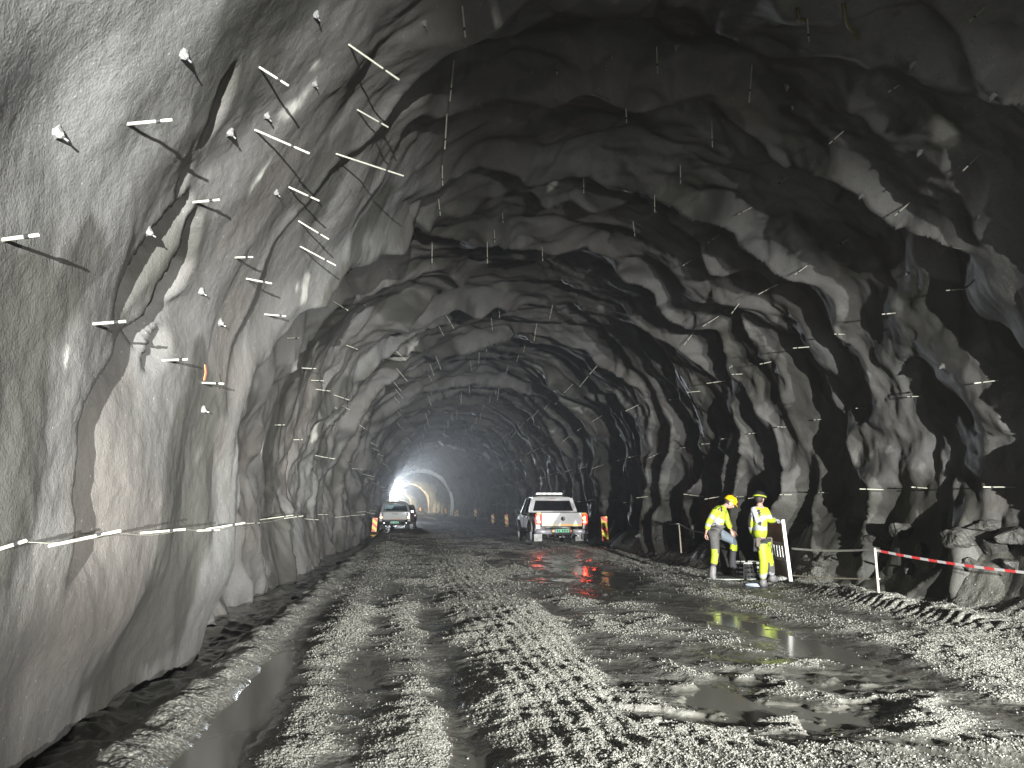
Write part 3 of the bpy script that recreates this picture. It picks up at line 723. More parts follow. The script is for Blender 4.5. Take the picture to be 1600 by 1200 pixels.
# ------------------------------------------------------------------ striped marker boards
M_RED = mat('red_reflective', (0.85, 0.05, 0.02), 0.35, noise=0.2, nscale=20)
M_YEL = mat('yellow_reflective', (0.97, 0.80, 0.03), 0.35, noise=0.15, nscale=20)
M_FOOT = mat('black_rubber', (0.025, 0.025, 0.024), 0.8, noise=0.5, nscale=15)
def clip_poly(P, a, b, c, keep):        # keep side of a*x+b*z<=c
    out = []
    for i in range(len(P)):
        p, q = P[i], P[(i + 1) % len(P)]; fp = keep * (a * p[0] + b * p[1] - c); fq = keep * (a * q[0] + b * q[1] - c)
        if fp <= 0: out.append(p)
        if fp * fq < 0: t = fp / (fp - fq); out.append((p[0] + t * (q[0] - p[0]), p[1] + t * (q[1] - p[1])))
    return out
def marker_board(px, top, bot, y, label, w=0.25, tilt=0.0, slope=-0.75):
    P = atY(px, bot, y); T = atY(px, top, y); h = T[2] - P[2]; g = on_ground(P[0], y)
    e = empty('marker_board', (P[0], y, g.z), 0, label, 'marker board', 'striped marker boards along the road')
    zb = max(0.12, P[2] - g.z); e.rotation_euler = (0, tilt, 0)
    b = MB(); b.box((0, 0.03, (zb + h * 0.4) / 2), (0.05, 0.04, zb + h * 0.4)); b.build('post', M_FOOT, e)
    b = MB(); b.loft([[(-.3, -.3, 0), (.3, -.3, 0), (.3, .3, 0), (-.3, .3, 0)], [(-.27, -.27, .07), (.27, -.27, .07), (.27, .27, .07), (-.27, .27, .07)], [(-.1, -.1, .10), (.1, -.1, .10), (.1, .1, .10), (-.1, .1, .10)]]); b.build('foot', M_FOOT, e)
    b = MB(); b.box((0, 0.0, zb + h / 2), (w, 0.03, h), bev=0.006); bo = b.build('board', M_RED, e)
    stripes = MB(); n = 5; per = h / 2.25
    for k in range(-1, 4):
        z0 = zb + k * per + per * 0.28
        R = [(-w / 2 + .008, zb + .008), (w / 2 - .008, zb + .008), (w / 2 - .008, zb + h - .008), (-w / 2 + .008, zb + h - .008)]
        R = clip_poly(R, -slope, 1, z0, -1)
        if len(R) > 2: R = clip_poly(R, -slope, 1, z0 + per * 0.55, 1)
        if len(R) > 2: stripes.poly([(p[0], -0.019, p[1]) for p in R], (0, 0.003, 0))
    stripes.build('stripes', M_YEL, bo)
    return e
marker_board(947, 807, 845, 29.5, 'large red and yellow striped board right of the near white pickup', tilt=-0.05)
marker_board(584, 809, 831, 47, 'red and yellow striped board by the left wall beside the far pickup', 0.30, tilt=0.07)
marker_board(792, 804, 823, 56, 'striped board just left of the near pickup mirror', tilt=-0.04)
marker_board(770.5, 804, 818, 67, 'striped board second to the left of the near pickup', tilt=-0.04)
marker_board(743, 796, 808, 80, 'lone striped board about midway between the two pickups')
marker_board(714.5, 796, 807, 98, 'right one of two overlapping far striped boards')
marker_board(711, 798, 807, 104, 'left one of two overlapping far striped boards')
marker_board(696, 794, 802, 124, 'tiny striped board left of the overlapping pair')
marker_board(682, 793, 800, 148, 'tiny striped board well right of the lit arch foot', 0.3)
marker_board(668, 793, 800, 165, 'tiny striped board at the foot of the yellowish arch, right of its twin', 0.3)
marker_board(664, 793, 800, 176, 'tiny striped board at the foot of the yellowish arch, left of its twin', 0.3)
marker_board(656.5, 793, 798, 195, 'farthest striped board, a speck next to the dark car', 0.35)

# ------------------------------------------------------------------ stakes, tapes and ropes on the right verge
M_WOOD = mat('pale_wood', (0.52, 0.46, 0.36), 0.7, noise=0.35, nscale=30)
M_WHITE = mat('white_plastic', (0.50, 0.50, 0.48), 0.45, dirt=(0.30, 0.28, 0.23), noise=0.35, nscale=5)
M_TAPER = mat('red_tape', (0.62, 0.05, 0.05), 0.4); M_TAPEW = mat('white_tape', (0.48, 0.47, 0.455), 0.4)
st = at_ground(1373, 926)
top = Vector(atY(1365, 856, st.y + 0.05))
b = MB(); b.tube([(0, 0, -0.1), (top.x - st.x, 0.02, top.z - st.z)], 0.020, 6); o = b.build('wooden_stake', M_WOOD); o.location = st
tag(o, 'leaning pale wooden stake holding the red and white tape', 'stake')
st2y = 23.0; p2 = Vector(atY(1064, 851, st2y)); t2 = Vector(atY(1061, 818, st2y))
b = MB(); b.tube([(0, 0, -0.25), t2 - p2], 0.022, 6); o = b.build('wooden_stake', M_WOOD); o.location = p2
tag(o, 'pale wooden stake behind the workers, to their left', 'stake')
def ribbon(name, a, c, sag, w, mats, stripe, label, cat, tw0=0.0, tw1=0.0, n=40, parent_cat=None):
    V, Q, mi = [], [], []
    L = (c - a).length
    for k in range(n + 1):
        t = k / n; p = a.lerp(c, t) - Vector((0, 0, sag * 4 * t * (1 - t)))
        ang = tw0 + (tw1 - tw0) * t; side = (c - a).normalized().cross(Vector((0, 0, 1))).normalized()
        v = (Vector((0, 0, 1)) * math.cos(ang) + side * math.sin(ang)) * w / 2
        V += [p - v, p + v]
    for k in range(n): Q.append((2 * k, 2 * k + 2, 2 * k + 3, 2 * k + 1)); mi.append(int((k * L / n) / stripe) % 2 if len(mats) > 1 else 0)
    me = bpy.data.meshes.new(name); me.from_pydata([tuple(v) for v in V], [], Q)
    o = link(name, me, mats); me.polygons.foreach_set('material_index', mi); me.update()
    tag(o, label, cat); return o
T1 = top - Vector((0, 0, 0.03)); T1e = Vector(atY(1605, 891, 9.4)); T1f = T1 + (T1e - T1) * 1.25
ribbon('barrier_tape', T1, T1f, 0.05, 0.042, [M_TAPEW, M_TAPER], 0.16, 'red and white striped barrier tape running from the stake to the right edge', 'barrier tape', 0.2, 0.5, 64)
BT = Vector(atY(1237, 857, 14.9))
ribbon('barrier_tape', T1 + Vector((-.02, .03, 0)), BT, 0.03, 0.038, [M_TAPEW], 1, 'pale slack tape between the leaning barrier and the stake', 'barrier tape', 0.6, 0.0, 30)
b = MB(); q0 = st + Vector((0.02, -0.02, 0.22)); q1 = Vector(atY(1238, 899, 14.9))
b.tube([q0.lerp(q1, k / 8) - Vector((0, 0, 0.02 * math.sin(math.pi * k / 8))) for k in range(9)], 0.013, 6)
tag(b.build('rope', M_WOOD), 'pale rope low between the barrier foot and the stake', 'rope')
hand1 = Vector(atY(1102.5, 833, 15.4))
b = MB(); b.tube([t2.lerp(hand1, k / 10) - Vector((0, 0, 0.05 * math.sin(math.pi * k / 10))) for k in range(11)], 0.013, 5)
tag(b.build('cord', M_TAPEW), 'thin reddish grey cord from the back stake to the bending worker', 'cord')
e2 = Vector(atY(985, 820, 40)); b = MB(); b.tube([t2.lerp(e2, k / 10) - Vector((0, 0, 0.08 * math.sin(math.pi * k / 10))) for k in range(11)], 0.013, 5)
tag(b.build('cord', M_TAPEW), 'thin grey cord running back from the stake along the right wall', 'cord')

# ------------------------------------------------------------------ leaning white barrier
M_BROWN = mat('dirty_orange_panel', (0.15, 0.085, 0.03), 0.4, dirt=(0.05, 0.035, 0.02), noise=1.0, nscale=6)
gb = at_ground(1236, 911); by = gb.y
tb = Vector(atY(1223, 812, by)); fv = Vector((0.17, 1.0, 0)); fv.normalize()
e = empty('pedestrian_barrier', gb, 0, 'leaning white barrier with brown panels held by the right worker', 'barrier')
up = (tb - gb); H = up.length; BW = 1.45
def bp(u, v, o=0.0):                      # u along the barrier, v up
    side = fv.cross(up.normalized())
    return fv * u + up.normalized() * v + side * o
def bar(name, u0, v0, u1, v1, r, m, par=None):
    d = (bp(u1, v1) - bp(u0, v0)).normalized(); sd = fv.cross(up.normalized()).normalized(); ot = d.cross(sd)
    P = [bp(u0, v0), bp(u1, v1)]
    b = MB(); b.loft([[p + sd * r * a * 0.7 + ot * r * c for a, c in ((-1, -1), (1, -1), (1, 1), (-1, 1))] for p in P]); return b.build(name, m, par or e)
bar('frame_post', 0.03, 0, 0.03, H, 0.045, M_WHITE); bar('frame_post', BW - 0.03, 0.05, BW - 0.03, H, 0.035, M_WHITE)
bar('top_rail', 0.08, H - 0.04, BW - 0.07, H - 0.04, 0.04, M_WHITE); bar('middle_rail', 0.08, H * 0.60, BW - 0.07, H * 0.60, 0.03, M_WHITE)
bar('bottom_rail', 0.08, H * 0.36, BW - 0.07, H * 0.36, 0.03, M_WHITE)
for nm, v0, v1 in (('upper_panel', H * 0.63, H - 0.085), ('lower_panel', H * 0.08, H * 0.33)):
    b = MB(); b.loft([[bp(0.08, v, o) for o in (-0.012, 0.012)] + [bp(BW - 0.08, v, o) for o in (0.012, -0.012)] for v in (v0, v1)]); b.build(nm, M_BROWN, e)
for k in range(7): bar('slat', 0.16 + k * 0.185, H * 0.385, 0.16 + k * 0.185, H * 0.575, 0.03, M_WHITE)

# ------------------------------------------------------------------ crate, cloth, stones at the workers' feet
M_CRATE = mat('black_crate_plastic', (0.018, 0.018, 0.017), 0.45, noise=0.5, nscale=18)
gc = at_ground(1174, 907); gc.y += 0.15
e = empty('plastic_crate', gc, 0.12, 'black slotted plastic crate with a white rim behind the right worker', 'crate')
CW, CD, CH = 0.50, 0.40, 0.36
for nm, y0 in (('front_side', -CD / 2), ('back_side', CD / 2)):
    for k in range(4):
        b = MB(); b.box((0, y0, 0.04 + k * 0.09), (CW, 0.02, 0.055)); b.build('side_slat', M_CRATE, e)
    for k in range(7):
        b = MB(); b.box((-CW / 2 + 0.03 + k * (CW - 0.06) / 6, y0 + 0.004, CH / 2), (0.028, 0.016, CH)); b.build('side_rib', M_CRATE, e)
for x0 in (-CW / 2, CW / 2):
    for k in range(4):
        b = MB(); b.box((x0, 0, 0.04 + k * 0.09), (0.02, CD - 0.03, 0.055)); b.build('side_slat', M_CRATE, e)
b = MB(); b.box((0, 0, 0.015), (CW - 0.03, CD - 0.03, 0.02)); b.build('crate_floor', M_CRATE, e)
b = MB()
for c, d in (((0, -CD / 2, CH), (CW + .04, .05, .035)), ((0, CD / 2, CH), (CW + .04, .05, .035)), ((-CW / 2, 0, CH), (.05, CD - .05, .035)), ((CW / 2, 0, CH), (.05, CD - .05, .035))): b.box(c, d)
b.build('rim', M_WHITE, e)
b = MB(); b.box((0.12, -CD / 2 - 0.013, CH - 0.09), (0.13, 0.006, 0.04)); b.build('paper_label', M_WHITE, e)
def lump(name, loc, size, m, seed, label, cat, group=None, amp=0.35, squash=0.7, sub=3):
    bm = bmesh.new(); bmesh.ops.create_icosphere(bm, subdivisions=sub, radius=1.0); r = np.random.default_rng(seed)
    k = r.normal(size=(14, 3)); k /= np.linalg.norm(k, axis=1)[:, None]; off = r.uniform(0.62, 0.98, 14)
    for v in bm.verts:
        c = np.array(v.co); f = 1.0
        for q, o_ in zip(k, off):
            dd = c @ q
            if dd > o_ * (1 - amp * .5): f = min(f, o_ * (1 - amp * .5) / dd)
        f *= 1 + 0.10 * amp * math.sin(7 * c[0] + seed) * math.cos(6 * c[1] + 2 * c[2]) + 0.05 * amp * math.sin(19 * c[0] + 3 * c[2]) * math.sin(17 * c[1] + seed)
        v.co = Vector(c * f) * Vector((1, 1, squash)) * 1.0
    me = bpy.data.meshes.new(name); bm.to_mesh(me); bm.free(); o = link(name, me, m, None, 'sack' in name or 'cloth' in name)
    o.location = loc; o.scale = size if hasattr(size, '__len__') else (size,) * 3; o.rotation_euler = (0, 0, seed * 1.7)
    tag(o, label, cat, group); return o
M_ROCKM = mat('muddy_rock', (0.05, 0.048, 0.042), 0.6, dirt=(0.03, 0.029, 0.025), noise=0.9, nscale=4, bump=0.9, bscale=14)
M_CLOTH = mat('blue_grey_cloth', (0.30, 0.36, 0.42), 0.8, dirt=(0.14, 0.15, 0.15), noise=0.8, nscale=9, bump=0.6, bscale=25)
M_SACK = mat('grey_cement_sack', (0.34, 0.34, 0.32), 0.8, dirt=(0.16, 0.16, 0.15), noise=0.8, nscale=8, bump=0.6, bscale=18)
p = at_ground(1176, 914); lump('crumpled_cloth', p, (0.32, 0.16, 0.10), M_CLOTH, 3, 'crumpled bluish cloth on the mud by the right worker foot', 'cloth', sub=4)
p = at_ground(1218, 908); lump('cement_sack', p, (0.26, 0.2, 0.16), M_SACK, 5, 'light grey lump of a sack between the worker and the barrier', 'sack', sub=4)
p = at_ground(1213, 895); lump('rock', p + Vector((0.05, .4, 0)), (0.30, 0.25, 0.24), M_SACK, 9, 'pale rock under the lower panel of the barrier', 'rock', None)
M_SLURRY = mat('grey_green_slurry', (0.25, 0.27, 0.23), 0.25)
p = at_ground(1140, 907)
b = MB(); b.poly([(0.62 * math.cos(a) * (1 + .2 * math.sin(3 * a)), 0.45 * math.sin(a) * (1 + .15 * math.cos(2 * a)), 0) for a in [k * math.pi / 12 for k in range(24)]], (0, 0, -0.02))
o = b.build('slurry_puddle', M_SLURRY); o.location = p + Vector((0.1, 0.1, 0.055)); tag(o, 'pale greenish slurry puddle between the two workers', 'puddle')
RL = ['largest dark rock at the foot of the right wall, just above the stake top', 'rounded rock right of the stake, just over the striped tape', 'rock leaning on the right wall above the middle of the striped tape', 'rock against the right wall near the right edge, above the tape', 'rock left of the stake top against the wall',
      'rock half hidden behind the striped tape next to the stake', 'rock below the tape at the right edge', 'small rock behind the pale slack tape, midway to the barrier', 'small rock just under the middle of the striped tape', 'rock touching the wall left of the largest rock', 'small rock behind the striped tape, third of the way along',
      'upper rock at the right edge of the picture at the wall', 'highest rock of the heap, right half', 'rock directly above the tape start on the wall', 'dark rock beside the back stake, on its left', 'dark rock between the back stake and the bending worker', 'rock low on the bank far left of the back stake',
      'small stone lump by the barrier foot, right side', 'small rock behind the barrier on the bank']
for i, (px, py, sz) in enumerate([(1395, 838, .55), (1442, 858, .42), (1495, 838, .5), (1556, 850, .5), (1340, 862, .34), (1425, 886, .36), (1585, 880, .40), (1300, 872, .26), (1516, 878, .34), (1360, 840, .35), (1470, 880, .3), (1595, 835, .45), (1540, 820, .4), (1420, 825, .4),
                                 (1030, 838, .35), (1085, 845, .4), (1000, 836, .3), (1280, 880, .22), (1260, 868, .25)]):
    p = at_ground(px, py)
    s_, y_ = wall_hit(px, py); Bp, nn = wall_pt(s_, y_)
    if (Bp - Vector(CAM)).length < (p - Vector(CAM)).length: p = Bp
    sz *= 0.72; lump('rock', p + Vector((0, 0, -0.12 * sz)), (sz, sz * random.uniform(.7, 1.1), sz * random.uniform(.6, .95)), M_ROCKM, 20 + i,
         RL[i], 'rock', 'rocks along the foot of the right wall', 0.75, 0.8, 4)
for i, (px, py, sz) in enumerate([(418, 985, .10), (436, 975, .12), (462, 935, .14), (480, 925, .12), (500, 910, .15), (515, 900, .12), (455, 950, .10), (400, 1000, .09), (530, 880, .16), (1448, 1112, .07), (1462, 1118, .06), (1352, 1108, .05), (946, 930, .09)]):
    p = at_ground(px, py)
    left = px < 600
    lump('stone', p, (sz, sz * .8, sz * .7), M_ROCKM, 60 + i, _w[[1000, 985, 975, 950, 935, 925, 910, 900, 880].index(py)] + ' dark stone from the near end of the left ditch bank' if left else ('brownish stone lying in the wet patch behind the pickup' if px == 946 else {1448: 'dark stone at the right tip of the round puddle', 1462: 'dark stone just outside the right tip of the round puddle', 1352: 'small stone inside the round puddle near its right end'}[px]), 'stone', 'stones along the left ditch' if left else None, 0.5, 0.8, 2)
# ------------------------------------------------------------------ vehicles
M_CARW = mat('white_car_paint', (0.46, 0.46, 0.465), 0.35, dirt=(0.27, 0.258, 0.235), noise=0.5, nscale=2.5, coat=0.5)
M_CARSHADE = mat('shaded_muddy_white_paint', (0.40, 0.39, 0.38), 0.65, dirt=(0.10, 0.095, 0.085), noise=0.9, nscale=2.0, spec=0.25)  # matte darker white paint: mud plus the unlit side's shade put into the colour
M_CARS = mat('silver_car_paint', (0.19, 0.195, 0.19), 0.4, dirt=(0.12, 0.115, 0.10), noise=0.5, nscale=2.5, coat=0.4)
M_CARD = mat('dark_car_paint', (0.03, 0.02, 0.022), 0.3, coat=0.5)
M_TYRE = mat('tyre_rubber', (0.022, 0.021, 0.02), 0.85, dirt=(0.09, 0.085, 0.075), noise=0.8, nscale=6)
M_RIM = mat('alloy', (0.30, 0.30, 0.30), 0.4, 0.8)
M_GLASSD = mat('dark_tinted_glass', (0.006, 0.007, 0.008), 0.06, spec=0.5)
M_GLASS = glass_mat('clear_car_glass', (0.75, 0.80, 0.80))
M_CHROME = mat('chrome', (0.72, 0.72, 0.74), 0.18, 1.0, noise=0.25, nscale=6)
M_BUMP = mat('grey_bumper', (0.40, 0.39, 0.42), 0.35, 0.2, noise=0.4, nscale=5)
M_UNDER = mat('underbody', (0.02, 0.019, 0.018), 0.8, dirt=(0.07, 0.065, 0.055), noise=0.8, nscale=8)
M_TAIL = mat('red_tail_lens', (0.5, 0.01, 0.01), 0.25, emit=(1.0, 0.02, 0.012), estr=4.5)
M_BULB = mat('lit_brake_bulb', (1, 0.5, 0.3), 0.3, emit=(1.0, 0.085, 0.03), estr=40)
M_BULBA = mat('lit_amber_bulb', (1, 0.6, 0.3), 0.3, emit=(1.0, 0.55, 0.22), estr=10)
M_TAILOFF = mat('dark_red_lens', (0.12, 0.01, 0.01), 0.2)
M_REFLO = mat('orange_reflective', (0.85, 0.42, 0.05), 0.35)
M_PLATE = mat('green_plate', (0.12, 0.55, 0.30), 0.4); M_PLATEB = mat('plate_blue', (0.05, 0.12, 0.5), 0.4); M_INK = mat('black_ink', (0.01, 0.02, 0.015), 0.6)
M_FLAP = mat('dirty_mudflap', (0.36, 0.36, 0.35), 0.6, dirt=(0.16, 0.155, 0.14), noise=0.9, nscale=9)
M_BEACON = mat('white_light_bar', (0.8, 0.8, 0.8), 0.3, emit=(1, 0.97, 0.9), estr=0.7)
M_SEAT = mat('dark_seat', (0.02, 0.02, 0.022), 0.8)

def wheel(par, x, y, r=0.39, w=0.25):
    e_ = MB(); sg = 1 if x > 0 else -1
    rings = []
    for dx, rr in ((-w / 2, r * 0.62), (-w / 2, r * 0.93), (-w / 2 + .03, r), (w / 2 - .03, r), (w / 2, r * 0.93), (w / 2, r * 0.62)):
        rings.append([(dx, rr * math.cos(k * math.pi / 14), rr * math.sin(k * math.pi / 14)) for k in range(28)])
    e_.loft(rings); t = e_.build('wheel', M_TYRE, par, False); t.location = (x, y, r)
    b = MB(); b.tube([(sg * (w / 2 - .06), 0, 0), (sg * (w / 2 + .01), 0, 0)], r * 0.6, 20); b.build('rim', M_RIM, t)
    tr = MB()
    for k in range(22):
        a = k * 2 * math.pi / 22
        for q in (-1, 1): tr.box((q * w * .22, 0, 0), (w * .38, .035, .02), None) if False else tr.loft([[(q * w * .42 + u * 0.0, (r + .012) * math.cos(a + v), (r + .012) * math.sin(a + v)) for u, v in ((0, -.05), (0, .05))] + [(q * w * .04, (r + .012) * math.cos(a + .05 + q * .06), (r + .012) * math.sin(a + .05 + q * .06)), (q * w * .04, (r + .012) * math.cos(a - .05 + q * .06), (r + .012) * math.sin(a - .05 + q * .06))],
                                   [(q * w * .42, (r - .02) * math.cos(a + v), (r - .02) * math.sin(a + v)) for v in (-.05, .05)] + [(q * w * .04, (r - .02) * math.cos(a + .05 + q * .06), (r - .02) * math.sin(a + .05 + q * .06)), (q * w * .04, (r - .02) * math.cos(a - .05 + q * .06), (r - .02) * math.sin(a - .05 + q * .06))]])
    tr.build('tread', M_TYRE, t)
    return t
def side_section(hw, z0, z1):
    return [(hw - .10, z0), (hw - .01, z0 + .14), (hw, z0 + (z1 - z0) * .55), (hw - .03, z1 - .05), (hw - .07, z1)]
def pickup(loc, rz, paint, style, label):
    e = empty('pickup_truck', loc, rz, label, 'pickup')
    HW, ZT, ZB_, LB, LC = 0.97, 1.20, 0.60, 1.60, 3.45
    # bed sides with wheel-arch cut
    for sg in (-1, 1):
        b = MB(); rings = []
        for yy in np.linspace(0.02, LB, 25):
            arch = max(0.0, 1 - ((yy - 1.15) / 0.52) ** 2); zl = ZB_ - 0.08 + 0.42 * math.sqrt(arch)
            ho = HW + 0.035 * sst(0.0, 0.4, arch) * (1 if True else 0)
            sec = [(HW - .12, zl), (ho - .01, zl), (ho, zl + .08), (HW, max(zl + .12, .92)), (HW - .02, ZT - .06), (HW - .05, ZT), (HW - .13, ZT), (HW - .13, max(zl + .1, .7))]
            rings.append([(sg * x, yy, z) for x, z in sec])
        b.loft(rings); b.build('bed_side', M_CARSHADE if style == 'near' else paint, e, True)
        b = MB(); pts = [(sg * (HW + .015), 1.15 + .53 * math.cos(t), ZB_ - .10 + .46 * math.sin(t)) for t in np.linspace(0, math.pi, 15)]
        b.tube(pts, 0.035, 6); b.build('wheel_arch', M_CARSHADE if style == 'near' else paint, e, True)
    b = MB(); b.box((0, LB / 2, 0.72), (1.7, LB - .04, .05)); b.build('bed_floor', M_UNDER, e)
    # cab: lower body and bonnet
    b = MB(); rings = []
    for yy, hw, zt in ((LB + .02, HW - .01, 1.20), (2.6, HW, 1.19), (3.6, HW, 1.16), (3.95, HW - .01, 1.13), (4.7, HW - .04, 1.05), (5.05, HW - .12, .95), (5.2, HW - .25, .80)):
        half = [(hw - .10, .46), (hw, .60), (hw + .0, .85), (hw - .03, zt - .06), (hw - .08, zt)]
        rings.append([(-x, yy, z) for x, z in half] + [(x, yy, z) for x, z in half[::-1]])
    b.loft(rings); body = b.build('body', M_CARSHADE if style == 'near' else paint, e, True)
    for y_ in (4.2,):
        for sg in (-1, 1):
            b = MB(); b.tube([(sg * (HW + .005), y_ + .50 * math.cos(t), .42 + .46 * math.sin(t)) for t in np.linspace(0, math.pi, 13)], 0.035, 6); b.build('wheel_arch', M_CARSHADE if style == 'near' else paint, e, True)
    # greenhouse
    rear0, rear1, fr1, fr0 = LB + .04, LB + .22, 3.30, 3.85
    zr = 1.80; hb, ht = HW - .09, HW - .25
    def P(sg, q):      # corner points: q = rb, rt, ft, fb
        return {'rb': Vector((sg * hb, rear0, 1.19)), 'rt': Vector((sg * ht, rear1, zr - .05)), 'ft': Vector((sg * ht, fr1, zr - .06)), 'fb': Vector((sg * hb, fr0, 1.12))}[q]
    b = MB(); rings = []
    for yy, zz, w_ in ((rear1 - .07, zr - .09, ht + .02), (rear1 + .02, zr - .01, ht + .01), (rear1 + .35, zr + .03, ht), (2.7, zr + .03, ht), (fr1 - .1, zr - .01, ht), (fr1 + .05, zr - .07, ht)):
        rings.append([(-w_ - .01, yy, zz - .07), (-w_ + .03, yy, zz - .015), (-w_ * .6, yy, zz + .005), (w_ * .6, yy, zz + .005), (w_ - .03, yy, zz - .015), (w_ + .01, yy, zz - .07)])
    b.loft(rings); b.build('roof', paint, e, True)
    for sg in (-1, 1):
        for nm, A, B_, r in (('rear_pillar', P(sg, 'rb'), P(sg, 'rt'), .075), ('front_pillar', P(sg, 'fb'), P(sg, 'ft'), .05)):
            b = MB(); b.loft([[c + Vector((dx * r, dy * r * 1.3, 0)) for dx, dy in ((-1, -1), (1, -1), (1, 1), (-1, 1))] for c in (A, B_)]); b.build(nm, paint, e)
        mid = [Vector((sg * hb, 2.75, 1.19)), Vector((sg * ht, 2.72, zr - .05))]
        b = MB(); b.loft([[c + Vector((dx * .04, dy * .06, 0)) for dx, dy in ((-1, -1), (1, -1), (1, 1), (-1, 1))] for c in mid]); b.build('middle_pillar', M_UNDER, e)
        gl = M_GLASSD if style == 'near' else M_GLASS
        for a_, c_ in ((0.10, 0.485), (0.53, 0.97)):
            lo = [P(sg, 'rb').lerp(P(sg, 'fb'), t) for t in (a_, c_)]; hi = [P(sg, 'rt').lerp(P(sg, 'ft'), t) for t in (c_, a_)]
            b = MB(); b.poly(lo + hi, (-.008 * sg, 0, 0)); b.build('side_window', gl, e)
        for y0, y1 in ((1.72, 2.70), (2.74, 3.72)):
            b = MB(); b.box((sg * (HW - .003), (y0 + y1) / 2, .87), (.016, y1 - y0, .52), bev=.006); d_ = b.build('door', M_CARSHADE if style == 'near' else paint, e)
            b = MB(); b.box((sg * (HW + .02), y0 + .18, 1.03), (.03, .20, .035), bev=.008); b.build('door_handle', M_CHROME, d_)
        b = MB(); b.box((sg * (HW + .14), 3.50, 1.20), (.22, .10, .19), bev=.04); mr = b.build('side_mirror', M_UNDER if style == 'near' else paint, e)
        b = MB(); b.box((sg * (HW + .14), 3.445, 1.20), (.17, .006, .14)); b.build('mirror_glass', M_GLASSD, mr)
        b = MB(); b.box((sg * (HW + .02), 3.52, 1.16), (.12, .04, .04)); b.build('mirror_arm', M_UNDER, mr)
    gl = M_GLASSD if style == 'near' else M_GLASS
    # rear wall of the cab: frame under and over the window
    b = MB(); b.poly([P(-1, 'rb') + Vector((.0, -.03, -.01)), P(1, 'rb') + Vector((0, -.03, -.01)), P(1, 'rb').lerp(P(1, 'rt'), .12) + Vector((0, -.03, 0)), P(-1, 'rb').lerp(P(-1, 'rt'), .12) + Vector((0, -.03, 0))], (0, .05, 0)); b.build('cab_back_lower', paint, e)
    b = MB(); b.poly([P(-1, 'rb').lerp(P(-1, 'rt'), .86) + Vector((0, -.03, 0)), P(1, 'rb').lerp(P(1, 'rt'), .86) + Vector((0, -.03, 0)), P(1, 'rt') + Vector((0, -.03, .02)), P(-1, 'rt') + Vector((0, -.03, .02))], (0, .05, 0)); b.build('cab_back_upper', paint, e)
    def rw(t, f, dy): q = P(-1, 'rb').lerp(P(-1, 'rt'), t); return Vector((q.x * f, q.y + dy, q.z))
    b = MB(); A = [rw(.10, .90, -.005), rw(.10, -.90, -.005), rw(.88, -.86, -.005), rw(.88, .86, -.005)]; b.poly(A, (0, .008, 0)); b.build('rear_window', gl, e)
    b = MB(); b.poly([P(-1, 'fb') + Vector((.05, 0, .02)), P(1, 'fb') + Vector((-.05, 0, .02)), P(1, 'ft') + Vector((-.03, 0, 0)), P(-1, 'ft') + Vector((.03, 0, 0))], (0, .008, 0)); b.build('windscreen', gl, e)
    for x_ in (-.42, .42):
        b = MB(); b.box((x_, 2.25, 1.22), (.26, .10, .20), bev=.04); b.build('headrest', M_SEAT, e)
        b = MB(); b.box((x_, 3.0, 1.15), (.48, .14, .50), bev=.05); b.build('seat', M_SEAT, e)
    b = MB(); b.box((0, LB + .10, zr - .075), (.24, .02, .025)); b.rotation = None; bl = b.build('high_brake_light', M_TAILOFF, e); bl.location.y = 0.02
    # tailgate
    b = MB(); b.box((0, .0, .955), (1.50, .07, .49), bev=.018); tg = b.build('tailgate', paint, e, False)
    b = MB(); b.box((0, .0, 1.205), (1.52, .085, .02), bev=.006); b.build('gate_edge', M_UNDER, tg)
    for sg in (-1, 1):
        b = MB(); b.box((sg * .865, .02, .97), (.19, .10, .34), bev=.03); tl = b.build('tail_light', M_TAIL if style == 'near' else M_TAILOFF, e)
        if style == 'near':
            b = MB(); b.box((sg * .855, -.035, .98), (.035, .02, .20), bev=.008); b.box((sg * .845, -.035, .865), (.11, .02, .07), bev=.015); b.box((sg * .855 - .05, -.035, 1.0), (.05, .02, .09), bev=.012); b.build('brake_bulb', M_BULB, tl)
        else:
            b = MB(); b.box((sg * .85, -.035, .86), (.12, .02, .11), bev=.03); b.build('amber_bulb', M_BULBA, tl)
        b = MB(); b.box((sg * .84, .0, 1.165), (.16, .075, .07), bev=.01); b.build('reflective_corner', M_REFLO if style == 'near' else paint, e)
        b = MB(); b.box((sg * .87, .03, .70), (.17, .09, .17), bev=.02); b.build('rear_corner', paint, e)
        b = MB(); b.box((sg * .78, .55, .34), (.30, .015, .36), bev=.004); b.build('mudflap', M_FLAP if style == 'near' else M_UNDER, e)
    # emblem, stripes and lettering on the gate
    if style == 'near':
        b = MB(); b.tube([(.07 * math.cos(t), 0, .07 * math.sin(t)) for t in np.linspace(0, 2 * math.pi, 25)], .010, 6, False)
        def stroke(x0, z0, x1, z1): b.tube([(x0, -.002, z0), (x1, -.002, z1)], .008, 5)
        stroke(-.028, .058, 0, .008); stroke(.028, .058, 0, .008)
        stroke(-.055, .03, -.024, -.050); stroke(-.024, -.050, 0, -.005); stroke(0, -.005, .024, -.050); stroke(.024, -.050, .055, .03)
        em = b.build('round_emblem', M_CHROME, tg); em.location = (.04, -.043, .985)
        b = MB(); b.tube([(0, 0.006, 0), (0, .0, 0)], .066, 24); eb = b.build('emblem_disc', M_UNDER, tg); eb.location = (.04, -.042, .985)
        b = MB(); b.box((.34, -.037, .755), (.80, .004, .065)); b.build('orange_strip', M_REFLO, tg)
